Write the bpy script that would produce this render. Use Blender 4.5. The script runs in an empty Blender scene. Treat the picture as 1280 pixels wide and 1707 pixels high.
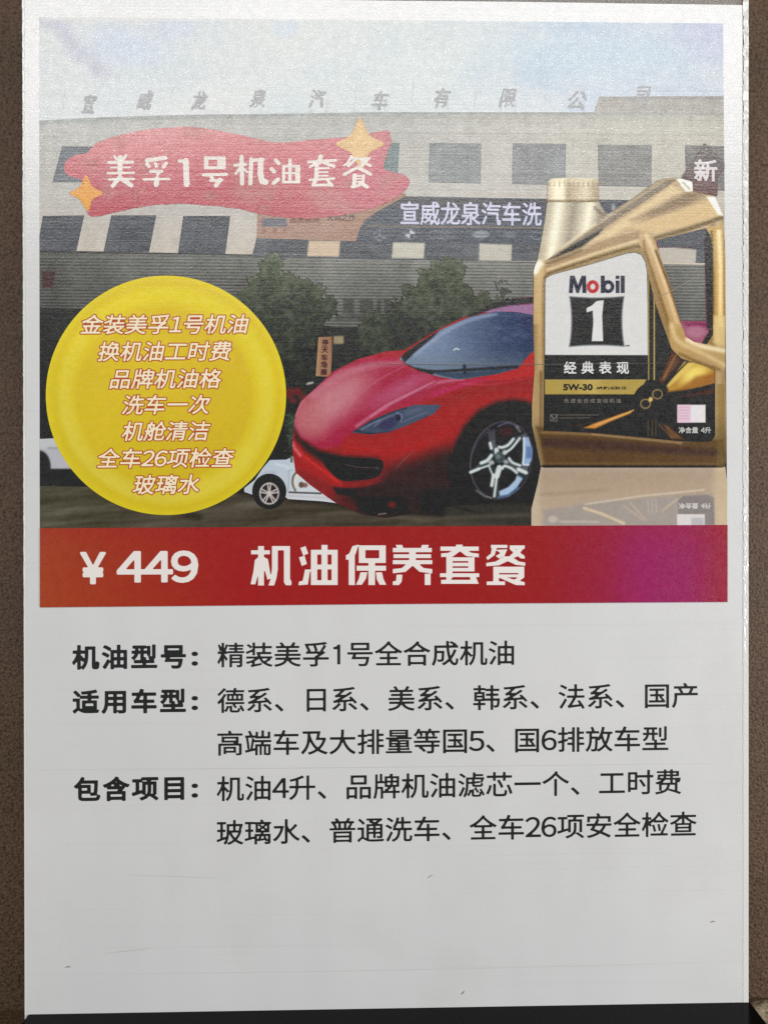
import bpy, math, random
import numpy as np
from mathutils import Vector, Matrix

random.seed(3)
SC = bpy.context.scene
COL = SC.collection

# ------------------------------------------------------------------ camera
S = 0.000174                       # metres on the sign face per photo pixel
F = 1285.0                         # focal length in photo pixels (1280 x 1707)
DIST = F * S
FWD = Vector((0.019, 1.0, -0.007)).normalized()
ROLL = math.radians(-0.26)
_r = FWD.cross(Vector((0, 0, 1))).normalized()
_u = _r.cross(FWD).normalized()
RIGHT = _r * math.cos(ROLL) + _u * math.sin(ROLL)
UP = -_r * math.sin(ROLL) + _u * math.cos(ROLL)
EYE = -FWD * DIST
cam_data = bpy.data.cameras.new("camera")
cam = bpy.data.objects.new("camera", cam_data)
COL.objects.link(cam)
cam.matrix_world = Matrix(((RIGHT.x, UP.x, -FWD.x, EYE.x), (RIGHT.y, UP.y, -FWD.y, EYE.y),
                           (RIGHT.z, UP.z, -FWD.z, EYE.z), (0, 0, 0, 1)))
cam_data.sensor_fit = 'VERTICAL'
cam_data.sensor_height = 36.0
cam_data.lens = 36.0 * F / 1707.0
cam_data.clip_start = 0.005
cam_data.clip_end = 50
cam_data.dof.use_dof = True
cam_data.dof.focus_distance = DIST
cam_data.dof.aperture_fstop = 9.0
SC.camera = cam

# ------------------------------------------------------------------ light
world = bpy.data.worlds.new("World")
SC.world = world
world.use_nodes = True
world.node_tree.nodes["Background"].inputs[0].default_value = (0.93, 0.97, 1.0, 1)
world.node_tree.nodes["Background"].inputs[1].default_value = 0.15


def area(name, loc, target, sx, sy, power, color):
    d = bpy.data.lights.new(name, 'AREA')
    d.shape = 'RECTANGLE'
    d.size, d.size_y = sx, sy
    d.energy = power
    d.color = color
    o = bpy.data.objects.new(name, d)
    COL.objects.link(o)
    o.location = loc
    o.rotation_euler = (Vector(target) - Vector(loc)).to_track_quat('-Z', 'Y').to_euler()
    return o


area("window_light", (0.03, -1.05, 0.74), (0, 0, 0.0), 1.6, 0.28, 11.6, (1.0, 0.985, 0.95))
area("room_light", (0.66, -0.36, -0.075), (0, 0, -0.14), 0.3, 0.15, 4.1, (1.0, 0.99, 0.985))
area("side_fill", (-0.66, -0.36, -0.02), (0, 0, -0.10), 0.3, 0.2, 1.5, (0.97, 0.985, 1.0))  # soft fill added on the left, makes up for the dim world light
SC.view_settings.view_transform = 'Standard'
SC.view_settings.look = 'None'
SC.view_settings.exposure = 0
SC.view_settings.gamma = 1
SC.view_settings.use_curve_mapping = False
SC.render.engine = 'CYCLES'
SC.cycles.max_bounces = 8
SC.cycles.use_denoising = False
SC.cycles.caustics_reflective = False
SC.cycles.caustics_refractive = False

# how the print's own ink colours are told from the colours the photo shows under this light:
# photo = ink * LIT + gloss veil
LIT_Y = ([0, 300, 600, 900, 1200, 1500, 1707], [0.91, 0.93, 0.93, 0.915, 0.88, 0.855, 0.80])
VEIL_Y = ([0, 60, 120, 200, 270, 330, 385, 400, 500, 600, 700, 800, 900, 1200, 1707],
          [0.305, 0.313, 0.306, 0.265, 0.215, 0.158, 0.106, 0.097, 0.053, 0.035, 0.025, 0.021, 0.018, 0.012, 0.005])


def lin(c):
    c = np.asarray(c, float) / 255.0
    return np.where(c <= 0.04045, c / 12.92, ((c + 0.055) / 1.055) ** 2.4)


def ink(c, y):
    """photo colour (0-255) seen at photo row y -> ink albedo"""
    c = np.asarray(c, float)
    g0 = c.mean(-1, keepdims=True)
    c = np.clip(g0 + (c - g0) * 1.09, 0, 255)
    y = np.asarray(y, float)
    e = np.interp(y, *LIT_Y)[..., None]
    g = np.interp(y, *VEIL_Y)[..., None]
    return np.clip((lin(c) - g) / e, 0.004, 0.86)


# ------------------------------------------------------------------ helpers: objects
def tag(o, label=None, cat=None, group=None, kind=None):
    for k, v in (("label", label), ("category", cat), ("group", group), ("kind", kind)):
        if v:
            o[k] = v
    return o


def empty(name, loc):
    o = bpy.data.objects.new(name, None)
    COL.objects.link(o)
    o.location = loc
    o.empty_display_size = 0.01
    return o


def link(name, me, mats, parent=None):
    o = bpy.data.objects.new(name, me)
    COL.objects.link(o)
    for m in (mats if isinstance(mats, (list, tuple)) else [mats]):
        me.materials.append(m)
    if parent is not None:
        o.parent = parent
        root = parent
        while root.parent:
            root = root.parent
        o.matrix_parent_inverse = Matrix.Translation(root.location).inverted() if parent is root else Matrix()
        if parent is not root:
            o.matrix_parent_inverse = parent_world(parent).inverted()
    return o


def parent_world(o):
    m = Matrix.Translation(o.location)
    if o.parent:
        m = parent_world(o.parent) @ o.matrix_parent_inverse @ m
    return m


LAYER = 0.000016


def plane_points(px, py, h):
    """photo pixels -> points on the sign plane, h metres in front of the paper"""
    px = np.asarray(px, float)
    py = np.asarray(py, float)
    a = (px - 640.0) / F
    b = (853.5 - py) / F
    d = [FWD[i] + RIGHT[i] * a + UP[i] * b for i in range(3)]
    t = (-h - EYE.y) / d[1]
    return np.stack([EYE.x + d[0] * t, np.full(px.shape, -h), EYE.z + d[2] * t], -1)


def point(px, py, depth=0.0):
    return Vector(plane_points(np.array([px]), np.array([py]), -depth)[0])


# ------------------------------------------------------------------ helpers: drawing the printed picture
def vnoise(X, Y, size, seed=0):
    g = np.random.RandomState(seed).rand(128, 128)
    x = np.asarray(X) / size + 1000.0
    y = np.asarray(Y) / size + 1000.0
    xi, yi = np.floor(x).astype(int), np.floor(y).astype(int)
    fx, fy = x - xi, y - yi
    fx, fy = fx * fx * (3 - 2 * fx), fy * fy * (3 - 2 * fy)
    q = lambda i, j: g[(yi + j) % 128, (xi + i) % 128]
    return (q(0, 0) * (1 - fx) + q(1, 0) * fx) * (1 - fy) + (q(0, 1) * (1 - fx) + q(1, 1) * fx) * fy


def fbm(X, Y, size, seed=0, n=4):
    v, a, t = 0, 1.0, 0
    for k in range(n):
        v = v + a * vnoise(X, Y, size / 2 ** k, seed + k * 7)
        t += a
        a *= 0.55
    return v / t


def smooth_pts(pts, n=6, closed=True):
    p = np.asarray(pts, float)
    m = len(p)
    out = []
    for i in range(m if closed else m - 1):
        if closed:
            a, b, c, d = p[(i - 1) % m], p[i], p[(i + 1) % m], p[(i + 2) % m]
        else:
            a, b, c, d = p[max(i - 1, 0)], p[i], p[i + 1], p[min(i + 2, m - 1)]
        for t in np.linspace(0, 1, n, endpoint=False):
            out.append(0.5 * (2 * b + (c - a) * t + (2 * a - 5 * b + 4 * c - d) * t * t + (3 * b - a - 3 * c + d) * t ** 3))
    if not closed:
        out.append(p[-1])
    return np.array(out)


def sd_poly(X, Y, pts):
    p = np.asarray(pts, float)
    d2 = np.full(X.shape, 1e18)
    inside = np.zeros(X.shape, bool)
    n = len(p)
    for i in range(n):
        ax, ay = p[i]
        bx, by = p[(i + 1) % n]
        ex, ey = bx - ax, by - ay
        L = ex * ex + ey * ey
        if L < 1e-12:
            continue
        t = np.clip(((X - ax) * ex + (Y - ay) * ey) / L, 0, 1)
        d2 = np.minimum(d2, (X - ax - ex * t) ** 2 + (Y - ay - ey * t) ** 2)
        if ay != by:
            c = (ay > Y) != (by > Y)
            inside ^= c & (X < ex * (Y - ay) / (by - ay) + ax)
    d = np.sqrt(d2)
    return np.where(inside, d, -d)


def sd_path(X, Y, pts, width):
    p = np.asarray(pts, float)
    d2 = np.full(X.shape, 1e18)
    for i in range(len(p) - 1):
        ax, ay = p[i]
        ex, ey = p[i + 1] - p[i]
        L = ex * ex + ey * ey + 1e-12
        t = np.clip(((X - ax) * ex + (Y - ay) * ey) / L, 0, 1)
        d2 = np.minimum(d2, (X - ax - ex * t) ** 2 + (Y - ay - ey * t) ** 2)
    return width / 2 - np.sqrt(d2)


def sd_ellipse(X, Y, cx, cy, rx, ry, ang=0.0):
    a = math.radians(ang)
    x = (X - cx) * math.cos(a) + (Y - cy) * math.sin(a)
    y = -(X - cx) * math.sin(a) + (Y - cy) * math.cos(a)
    k = np.sqrt((x / rx) ** 2 + (y / ry) ** 2)
    return (1 - k) * min(rx, ry)


def zoomed(x0, y0, s):
    return lambda pts: [(x0 + a / s, y0 + b / s) for a, b in pts]


class Art:
    """a piece of the printed picture: a fine grid in photo pixels with one ink colour per point"""

    def __init__(self, x0, y0, x1, y1, step):
        nx, ny = int((x1 - x0) / step) + 2, int((y1 - y0) / step) + 2
        self.step = step
        self.X, self.Y = np.meshgrid(x0 + np.arange(nx) * step, y0 + np.arange(ny) * step)
        self.C = np.full(self.X.shape + (3,), 128.0)

    def put(self, sd, color, soft=1.0, alpha=1.0):
        m = np.clip(0.5 + sd / max(soft, 1e-3), 0, 1)
        if soft > 3:
            m = m * m * (3 - 2 * m)
        m = (m * alpha)[..., None]
        self.C = self.C * (1 - m) + np.asarray(color, float) * m

    def _win(self, pts, pad):
        p = np.asarray(pts)
        r = (self.Y[:, 0] > p[:, 1].min() - pad) & (self.Y[:, 0] < p[:, 1].max() + pad)
        c = (self.X[0] > p[:, 0].min() - pad) & (self.X[0] < p[:, 0].max() + pad)
        ri, ci = np.where(r)[0], np.where(c)[0]
        if len(ri) == 0 or len(ci) == 0:
            return None
        return slice(ri[0], ri[-1] + 1), slice(ci[0], ci[-1] + 1)

    def _sub(self, w, sd, color, soft, alpha):
        m = np.clip(0.5 + sd / max(soft, 1e-3), 0, 1)
        if soft > 3:
            m = m * m * (3 - 2 * m)
        m = (m * alpha)[..., None]
        if isinstance(color, np.ndarray) and color.ndim == 3:
            color = color[w]
        self.C[w] = self.C[w] * (1 - m) + np.asarray(color, float) * m

    def poly(self, pts, color, soft=1.2, alpha=1.0, smooth=0):
        if smooth:
            pts = smooth_pts(pts, smooth)
        w = self._win(pts, soft + 1)
        if w:
            self._sub(w, sd_poly(self.X[w], self.Y[w], pts), color, soft, alpha)

    def path(self, pts, width, color, soft=1.2, alpha=1.0, smooth=0):
        if smooth:
            pts = smooth_pts(pts, smooth, False)
        w = self._win(pts, width + soft + 1)
        if w:
            self._sub(w, sd_path(self.X[w], self.Y[w], pts, width), color, soft, alpha)

    def oval(self, cx, cy, rx, ry, color, soft=1.2, alpha=1.0, ang=0.0):
        r = max(rx, ry)
        w = self._win([(cx - r, cy - r), (cx + r, cy + r)], soft + 1)
        if w:
            self._sub(w, sd_ellipse(self.X[w], self.Y[w], cx, cy, rx, ry, ang), color, soft, alpha)

    def rect(self, x0, y0, x1, y1, color, soft=1.2, alpha=1.0):
        self.poly([(x0, y0), (x1, y0), (x1, y1), (x0, y1)], color, soft, alpha)

    def grain(self, amp, size=2.5, seed=1):
        n = vnoise(self.X, self.Y, size, seed) - 0.5 + 0.6 * (vnoise(self.X, self.Y, size * 3, seed + 3) - 0.5)
        self.C += (n * amp)[..., None]

    def soften(self, k=1):
        for _ in range(k):
            p = np.pad(self.C, ((1, 1), (1, 1), (0, 0)), 'edge')
            q = (p[:-2] + 2 * p[1:-1] + p[2:]) / 4
            self.C = (q[:, :-2] + 2 * q[:, 1:-1] + q[:, 2:]) / 4

    def build(self, name, layer, sd, parent, mat=None):
        st = self.step
        keep_v = sd > 0
        q = keep_v[:-1, :-1] | keep_v[1:, :-1] | keep_v[:-1, 1:] | keep_v[1:, 1:]
        gy, gx = np.gradient(sd, st)
        gl = np.sqrt(gx * gx + gy * gy) + 1e-6
        mv = np.where(sd < 0, np.minimum(-sd, 1.5 * st), 0) / gl
        PX, PY = self.X + gx * mv, self.Y + gy * mv
        used = np.zeros(sd.shape, bool)
        used[:-1, :-1] |= q
        used[1:, :-1] |= q
        used[:-1, 1:] |= q
        used[1:, 1:] |= q
        idx = np.full(sd.shape, -1, int)
        nv = int(used.sum())
        idx[used] = np.arange(nv)
        co = plane_points(PX[used], PY[used], layer * LAYER)
        faces = np.stack([idx[1:, :-1][q], idx[1:, 1:][q], idx[:-1, 1:][q], idx[:-1, :-1][q]], -1)
        nf = len(faces)
        me = bpy.data.meshes.new(name)
        me.vertices.add(nv)
        me.vertices.foreach_set("co", co.astype(np.float32).ravel())
        me.loops.add(nf * 4)
        me.loops.foreach_set("vertex_index", faces.astype(np.int32).ravel())
        me.polygons.add(nf)
        me.polygons.foreach_set("loop_start", (np.arange(nf) * 4).astype(np.int32))
        me.update(calc_edges=True)
        col = ink(np.clip(self.C[used], 0, 255), self.Y[used])
        at = me.color_attributes.new("ink", 'FLOAT_COLOR', 'POINT')
        at.data.foreach_set("color", np.concatenate([col, np.ones((nv, 1))], 1).astype(np.float32).ravel())
        return link(name, me, mat or M_PRINT, parent)

    def inside(self, pts, smooth=0):
        return sd_poly(self.X, self.Y, smooth_pts(pts, smooth) if smooth else pts)


# ------------------------------------------------------------------ materials
def nodes(m):
    m.use_nodes = True
    return m.node_tree.nodes, m.node_tree.links


def laminate_group():
    """gloss of the laminated print: grainy film, fine drag lines running across"""
    g = bpy.data.node_groups.new("laminate_gloss", 'ShaderNodeTree')
    g.interface.new_socket("Normal", in_out='OUTPUT', socket_type='NodeSocketVector')
    g.interface.new_socket("Roughness", in_out='OUTPUT', socket_type='NodeSocketFloat')
    N, L = g.nodes, g.links
    out = N.new('NodeGroupOutput')
    geo = N.new('ShaderNodeNewGeometry')

    def mapped(scale):
        mp = N.new('ShaderNodeMapping')
        mp.inputs['Scale'].default_value = scale
        L.new(geo.outputs['Position'], mp.inputs['Vector'])
        return mp.outputs[0]

    def noise(vec, scale, detail=2.0, rough=0.6):
        n = N.new('ShaderNodeTexNoise')
        n.inputs['Scale'].default_value = scale
        n.inputs['Detail'].default_value = detail
        n.inputs['Roughness'].default_value = rough
        L.new(vec, n.inputs['Vector'])
        return n.outputs['Fac']

    grain = noise(mapped((1, 1, 1)), 1500, 2.0, 0.7)
    dabs = noise(mapped((1, 1, 1)), 420, 2.0)
    lines = noise(mapped((6, 1, 900)), 1.0, 3.0, 0.8)
    wave = noise(mapped((1, 1, 1)), 14, 1.0)
    b1 = N.new('ShaderNodeBump')
    b1.inputs['Strength'].default_value = 1.0
    b1.inputs['Distance'].default_value = 0.00004
    L.new(grain, b1.inputs['Height'])
    glints = noise(mapped((1, 1, 1)), 2300, 1.0)
    gm = N.new('ShaderNodeMapRange')
    gm.inputs['From Min'].default_value = 0.60
    gm.inputs['From Max'].default_value = 0.72
    L.new(glints, gm.inputs['Value'])
    b2 = N.new('ShaderNodeBump')
    b2.inputs['Strength'].default_value = 0.18
    b2.inputs['Distance'].default_value = 0.0002
    L.new(dabs, b2.inputs['Height'])
    L.new(b1.outputs[0], b2.inputs['Normal'])
    b3 = N.new('ShaderNodeBump')
    b3.inputs['Strength'].default_value = 0.15
    b3.inputs['Distance'].default_value = 0.00025
    L.new(lines, b3.inputs['Height'])
    L.new(b2.outputs[0], b3.inputs['Normal'])
    b4 = N.new('ShaderNodeBump')
    b4.inputs['Strength'].default_value = 0.6
    b4.inputs['Distance'].default_value = 0.002
    L.new(wave, b4.inputs['Height'])
    L.new(b3.outputs[0], b4.inputs['Normal'])
    L.new(b4.outputs[0], out.inputs['Normal'])
    mr = N.new('ShaderNodeMapRange')
    mr.inputs['From Min'].default_value = 0.3
    mr.inputs['From Max'].default_value = 0.7
    mr.inputs['To Min'].default_value = 0.26
    mr.inputs['To Max'].default_value = 0.32
    L.new(dabs, mr.inputs['Value'])
    mixr = N.new('ShaderNodeMix')
    mixr.inputs['B'].default_value = 0.06
    L.new(gm.outputs[0], mixr.inputs['Factor'])
    L.new(mr.outputs[0], mixr.inputs['A'])
    L.new(mixr.outputs[0], out.inputs['Roughness'])
    return g


GLOSS = laminate_group()


def laminate(m, color_socket=None, color=None):
    N, L = nodes(m)
    b = N["Principled BSDF"]
    b.inputs['Roughness'].default_value = 0.6
    b.inputs['Specular IOR Level'].default_value = 0.0
    b.inputs['Coat Weight'].default_value = 1.0
    b.inputs['Coat IOR'].default_value = 1.72
    g = N.new('ShaderNodeGroup')
    g.node_tree = GLOSS
    L.new(g.outputs['Normal'], b.inputs['Coat Normal'])
    L.new(g.outputs['Roughness'], b.inputs['Coat Roughness'])
    if color is not None:
        b.inputs['Base Color'].default_value = (*color, 1)
    return b, N, L


M_PRINT = bpy.data.materials.new("printed_picture")
_b, _N, _L = laminate(M_PRINT)
_a = _N.new('ShaderNodeAttribute')
_a.attribute_name = "ink"
_L.new(_a.outputs['Color'], _b.inputs['Base Color'])

M_PAPER = bpy.data.materials.new("white_paper")
_b, _N, _L = laminate(M_PAPER)
_geo = _N.new('ShaderNodeNewGeometry')
_n1 = _N.new('ShaderNodeTexNoise')
_n1.inputs['Scale'].default_value = 16
_n1.inputs['Detail'].default_value = 5
_L.new(_geo.outputs['Position'], _n1.inputs['Vector'])
_mp = _N.new('ShaderNodeMapping')
_mp.inputs['Scale'].default_value = (8, 1, 1100)
_L.new(_geo.outputs['Position'], _mp.inputs['Vector'])
_n2 = _N.new('ShaderNodeTexNoise')
_n2.inputs['Scale'].default_value = 1.0
_n2.inputs['Detail'].default_value = 3
_L.new(_mp.outputs[0], _n2.inputs['Vector'])
_r1 = _N.new('ShaderNodeValToRGB')
_r1.color_ramp.elements[0].position = 0.35
_r1.color_ramp.elements[0].color = (0.612, 0.618, 0.622, 1)
_r1.color_ramp.elements[1].position = 0.65
_r1.color_ramp.elements[1].color = (0.645, 0.65, 0.655, 1)
_L.new(_n1.outputs['Fac'], _r1.inputs[0])
_r2 = _N.new('ShaderNodeValToRGB')
_r2.color_ramp.elements[0].position = 0.28
_r2.color_ramp.elements[0].color = (0.965, 0.965, 0.965, 1)
_r2.color_ramp.elements[1].position = 0.42
_r2.color_ramp.elements[1].color = (1, 1, 1, 1)
_L.new(_n2.outputs['Fac'], _r2.inputs[0])
_mx = _N.new('ShaderNodeMix')
_mx.data_type = 'RGBA'
_mx.blend_type = 'MULTIPLY'
_mx.inputs['Factor'].default_value = 1.0
_L.new(_r1.outputs[0], _mx.inputs['A'])
_L.new(_r2.outputs[0], _mx.inputs['B'])
_n3 = _N.new('ShaderNodeTexNoise')
_n3.inputs['Scale'].default_value = 34
_n3.inputs['Detail'].default_value = 4
_n3.inputs['Roughness'].default_value = 0.6
_L.new(_geo.outputs['Position'], _n3.inputs['Vector'])
_r3 = _N.new('ShaderNodeValToRGB')
_r3.color_ramp.elements[0].position = 0.50
_r3.color_ramp.elements[0].color = (1, 1, 1, 1)
_r3.color_ramp.elements[1].position = 0.78
_r3.color_ramp.elements[1].color = (0.95, 0.945, 0.915, 1)
_L.new(_n3.outputs['Fac'], _r3.inputs[0])
_mx3 = _N.new('ShaderNodeMix')
_mx3.data_type = 'RGBA'
_mx3.blend_type = 'MULTIPLY'
_mx3.inputs['Factor'].default_value = 1.0
_L.new(_mx.outputs['Result'], _mx3.inputs['A'])
_L.new(_r3.outputs[0], _mx3.inputs['B'])
_L.new(_mx3.outputs['Result'], _b.inputs['Base Color'])
_mpw = _N.new('ShaderNodeMapping')
_mpw.inputs['Scale'].default_value = (26, 1, 9)
_L.new(_geo.outputs['Position'], _mpw.inputs['Vector'])
_n4 = _N.new('ShaderNodeTexNoise')
_n4.inputs['Scale'].default_value = 1.0
_n4.inputs['Detail'].default_value = 2
_L.new(_mpw.outputs[0], _n4.inputs['Vector'])
_bw = _N.new('ShaderNodeBump')
_bw.inputs['Strength'].default_value = 0.6
_bw.inputs['Distance'].default_value = 0.0025
_L.new(_n4.outputs['Fac'], _bw.inputs['Height'])
_L.new(_bw.outputs[0], _b.inputs['Normal'])

_inks = {}


def ink_mat(name, rgb, y):
    key = (name,)
    if key not in _inks:
        m = bpy.data.materials.new(name)
        laminate(m, color=tuple(float(v) for v in ink(np.array(rgb, float), np.array(y))))
        _inks[key] = m
    return _inks[key]


def plain(name, color, rough=0.5, **kw):
    m = bpy.data.materials.new(name)
    N, L = nodes(m)
    b = N["Principled BSDF"]
    b.inputs['Base Color'].default_value = (*color, 1)
    b.inputs['Roughness'].default_value = rough
    for k, v in kw.items():
        b.inputs[k.replace('_', ' ')].default_value = v
    return m


# ------------------------------------------------------------------ lettering
def outline(text):
    """outline segments (n x 4) of a text in units of its size"""
    cu = bpy.data.curves.new("lettering", 'FONT')
    cu.body = text
    cu.size = 1.0
    cu.resolution_u = 4
    cu.fill_mode = 'NONE'
    ob = bpy.data.objects.new("lettering", cu)
    COL.objects.link(ob)
    dg = bpy.context.evaluated_depsgraph_get()
    dg.update()
    me = bpy.data.meshes.new_from_object(ob.evaluated_get(dg))
    co = np.empty(len(me.vertices) * 3, np.float32)
    me.vertices.foreach_get("co", co)
    co = co.reshape(-1, 3)[:, :2].astype(float)
    ed = np.empty(len(me.edges) * 2, np.int32)
    me.edges.foreach_get("vertices", ed)
    ed = ed.reshape(-1, 2)
    bpy.data.objects.remove(ob)
    bpy.data.curves.remove(cu)
    bpy.data.meshes.remove(me)
    return np.concatenate([co[ed[:, 0]], co[ed[:, 1]]], 1)


EM = outline("口口")[:, [0, 2]].max() - outline("口")[:, [0, 2]].max()
_glyph = {}


def glyph(ch):
    if ch not in _glyph:
        wide = {"¥": "￥", ":": "："}.get(ch, chr(ord(ch) + 0xFEE0) if ch.isdigit() else ch)
        e = outline(wide) / EM
        adv = 1.0
        if ch.isdigit():
            e[:, [0, 2]] -= 0.22
            adv = 0.56
        elif ch == " ":
            adv = 0.4
        _glyph[ch] = (e, adv)
    return _glyph[ch]


PLAIN_ONE = [(.13, .575), (.13, .645), (.22, .66), (.275, .735), (.35, .735), (.35, 0), (.265, 0), (.265, .575)]


def sd_edges(X, Y, E):
    d2 = np.full(X.shape, 1e18)
    inside = np.zeros(X.shape, bool)
    for ax, ay, bx, by in E:
        ex, ey = bx - ax, by - ay
        L = ex * ex + ey * ey
        if L < 1e-14:
            continue
        t = np.clip(((X - ax) * ex + (Y - ay) * ey) / L, 0, 1)
        d2 = np.minimum(d2, (X - ax - ex * t) ** 2 + (Y - ay - ey * t) ** 2)
        if ay != by:
            inside ^= ((ay > Y) != (by > Y)) & (X < ex * (Y - ay) / (by - ay) + ax)
    d = np.sqrt(d2)
    return np.where(inside, d, -d)


def letter(text, x0, x1, yc0, yc1, layer, mat, parent, bold=0.0, shear=0.0, spacing=1.0, height=40,
           name="lettering", jitter=0, flip=False, run=False, step=None, plain_one=False, rough=0.0):
    """printed text: its outline spans photo columns x0..x1, its vertical centre goes from row yc0 (at x0) to yc1
    (at x1); bold thickens every stroke by that many photo pixels on each side"""
    parts, pen = [], 0.0
    if run:
        parts = [outline(text) / EM]
    else:
        for ch in text:
            e, adv = glyph(ch)
            if ch == '1' and plain_one:
                q = np.array(PLAIN_ONE)
                e = np.concatenate([q, np.roll(q, -1, 0)], 1)
            if len(e):
                q = e.copy()
                q[:, [0, 2]] += pen
                parts.append(q)
            pen += adv + (spacing - 1.0)
    for q in parts:
        q[:, 0] += q[:, 1] * shear
        q[:, 2] += q[:, 3] * shear
    al = np.concatenate(parts)
    xa, xb = al[:, [0, 2]].min(), al[:, [0, 2]].max()
    ya, yb = al[:, [1, 3]].min(), al[:, [1, 3]].max()
    sx = (x1 - x0) / (xb - xa)
    sy = height / (yb - ya)
    step = step or max(0.3, min(0.85, height / 42.0))
    ylo, yhi = min(yc0, yc1) - height / 2 - bold - 3, max(yc0, yc1) + height / 2 + bold + 3
    A = Art(x0 - bold - 3, ylo - jitter, x1 + bold + 3, yhi + jitter, step)
    sd = np.full(A.X.shape, -9.0)
    for i, q in enumerate(parts):
        P = np.empty_like(q)
        for c in (0, 2):
            px = x0 + (q[:, c] - xa) * sx
            P[:, c] = px
            P[:, c + 1] = yc0 + (yc1 - yc0) * (px - x0) / (x1 - x0) - (q[:, c + 1] - (ya + yb) / 2) * sy * (-1 if flip else 1) + jitter * math.sin(i * 2.4)
        w = A._win(np.concatenate([P[:, :2], P[:, 2:]]), bold + 2.5)
        if w is None:
            continue
        sd[w] = np.maximum(sd[w], sd_edges(A.X[w], A.Y[w], P) + bold)
    if rough:
        sd = sd + (fbm(A.X, A.Y, 7, len(text) + int(x0), 3) - 0.5) * rough
    return A.build(name, layer, sd, parent, mat)


# ================================================================== the setting: wall and ledge
def speckle_mat(name, c0, c1, c2, scale):
    m = bpy.data.materials.new(name)
    N, L = nodes(m)
    b = N["Principled BSDF"]
    geo = N.new('ShaderNodeNewGeometry')
    n = N.new('ShaderNodeTexNoise')
    n.inputs['Scale'].default_value = scale
    n.inputs['Detail'].default_value = 4
    n.inputs['Roughness'].default_value = 0.65
    L.new(geo.outputs['Position'], n.inputs['Vector'])
    r = N.new('ShaderNodeValToRGB')
    e = r.color_ramp.elements
    e[0].position, e[0].color = 0.34, (*c0, 1)
    e[1].position, e[1].color = 0.47, (*c1, 1)
    x = e.new(0.68)
    x.color = (*c2, 1)
    L.new(n.outputs['Fac'], r.inputs[0])
    n2 = N.new('ShaderNodeTexNoise')
    n2.inputs['Scale'].default_value = 30
    n2.inputs['Detail'].default_value = 3
    L.new(geo.outputs['Position'], n2.inputs['Vector'])
    r2 = N.new('ShaderNodeValToRGB')
    r2.color_ramp.elements[0].position = 0.3
    r2.color_ramp.elements[0].color = (0.82, 0.84, 0.82, 1)
    r2.color_ramp.elements[1].position = 0.7
    r2.color_ramp.elements[1].color = (1.08, 1.02, 1.0, 1)
    L.new(n2.outputs['Fac'], r2.inputs[0])
    mx = N.new('ShaderNodeMix')
    mx.data_type = 'RGBA'
    mx.blend_type = 'MULTIPLY'
    mx.inputs['Factor'].default_value = 1
    L.new(r.outputs[0], mx.inputs['A'])
    L.new(r2.outputs[0], mx.inputs['B'])
    L.new(mx.outputs['Result'], b.inputs['Base Color'])
    b.inputs['Roughness'].default_value = 0.5
    b.inputs['Specular IOR Level'].default_value = 0.3
    bp = N.new('ShaderNodeBump')
    bp.inputs['Strength'].default_value = 0.7
    bp.inputs['Distance'].default_value = 0.0006
    L.new(n.outputs['Fac'], bp.inputs['Height'])
    L.new(bp.outputs[0], b.inputs['Normal'])
    return m


def box_mesh(name, x0, x1, y0, y1, z0, z1, bevel=0.0, seg=2):
    import bmesh
    bm = bmesh.new()
    bmesh.ops.create_cube(bm, size=1)
    for v in bm.verts:
        v.co = Vector(((x0 + x1) / 2 + v.co.x * (x1 - x0), (y0 + y1) / 2 + v.co.y * (y1 - y0), (z0 + z1) / 2 + v.co.z * (z1 - z0)))
    if bevel:
        bmesh.ops.bevel(bm, geom=bm.edges[:], offset=bevel, segments=seg, affect='EDGES', profile=0.5)
    me = bpy.data.meshes.new(name)
    bm.to_mesh(me)
    bm.free()
    return me


M_WALL = speckle_mat("brown_speckled_granite", (0.024, 0.013, 0.006), (0.086, 0.048, 0.025), (0.136, 0.090, 0.060), 1150)
Z_TOP = point(640, 1681).z            # top face of the black base
Z_GROUND = Z_TOP - 0.011
WALL_Y = 0.019
wall = link("wall", box_mesh("wall", -0.35, 0.35, WALL_Y, WALL_Y + 0.03, Z_GROUND - 0.01, 0.42), M_WALL)
tag(wall, "brown speckled granite wall close behind the acrylic sign", "wall")
ground = link("ground", box_mesh("ground", -0.5, 0.5, -0.45, WALL_Y - 0.0005, Z_GROUND - 0.02, Z_GROUND), M_WALL)
tag(ground, kind="structure")

# pale broken stone on the ledge beside the base
import bmesh
bm = bmesh.new()
bmesh.ops.create_icosphere(bm, subdivisions=4, radius=1)
rs = random.Random(5)
for v in bm.verts:
    c = v.co.copy()
    k = 1 + 0.16 * math.sin(5 * c.x + 2.1) * math.cos(4 * c.z + c.y * 3) + 0.07 * math.sin(13 * c.x + 9 * c.y)
    v.co = Vector((c.x * 0.0085 * k, c.y * 0.007 * k, max(c.z, -0.3) * 0.0042 * k))
me = bpy.data.meshes.new("stone_chip")
bm.to_mesh(me)
bm.free()
for p in me.polygons:
    p.use_smooth = True
M_STONE = speckle_mat("pale_stone", (0.16, 0.13, 0.08), (0.36, 0.31, 0.21), (0.46, 0.41, 0.30), 700)
chip = link("stone_chip", me, M_STONE)
chip.location = (point(1279, 1690).x + 0.004, 0.006, Z_GROUND + 0.0012)
tag(chip, "pale beige broken stone on the ledge beside the black base", "stone")

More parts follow.
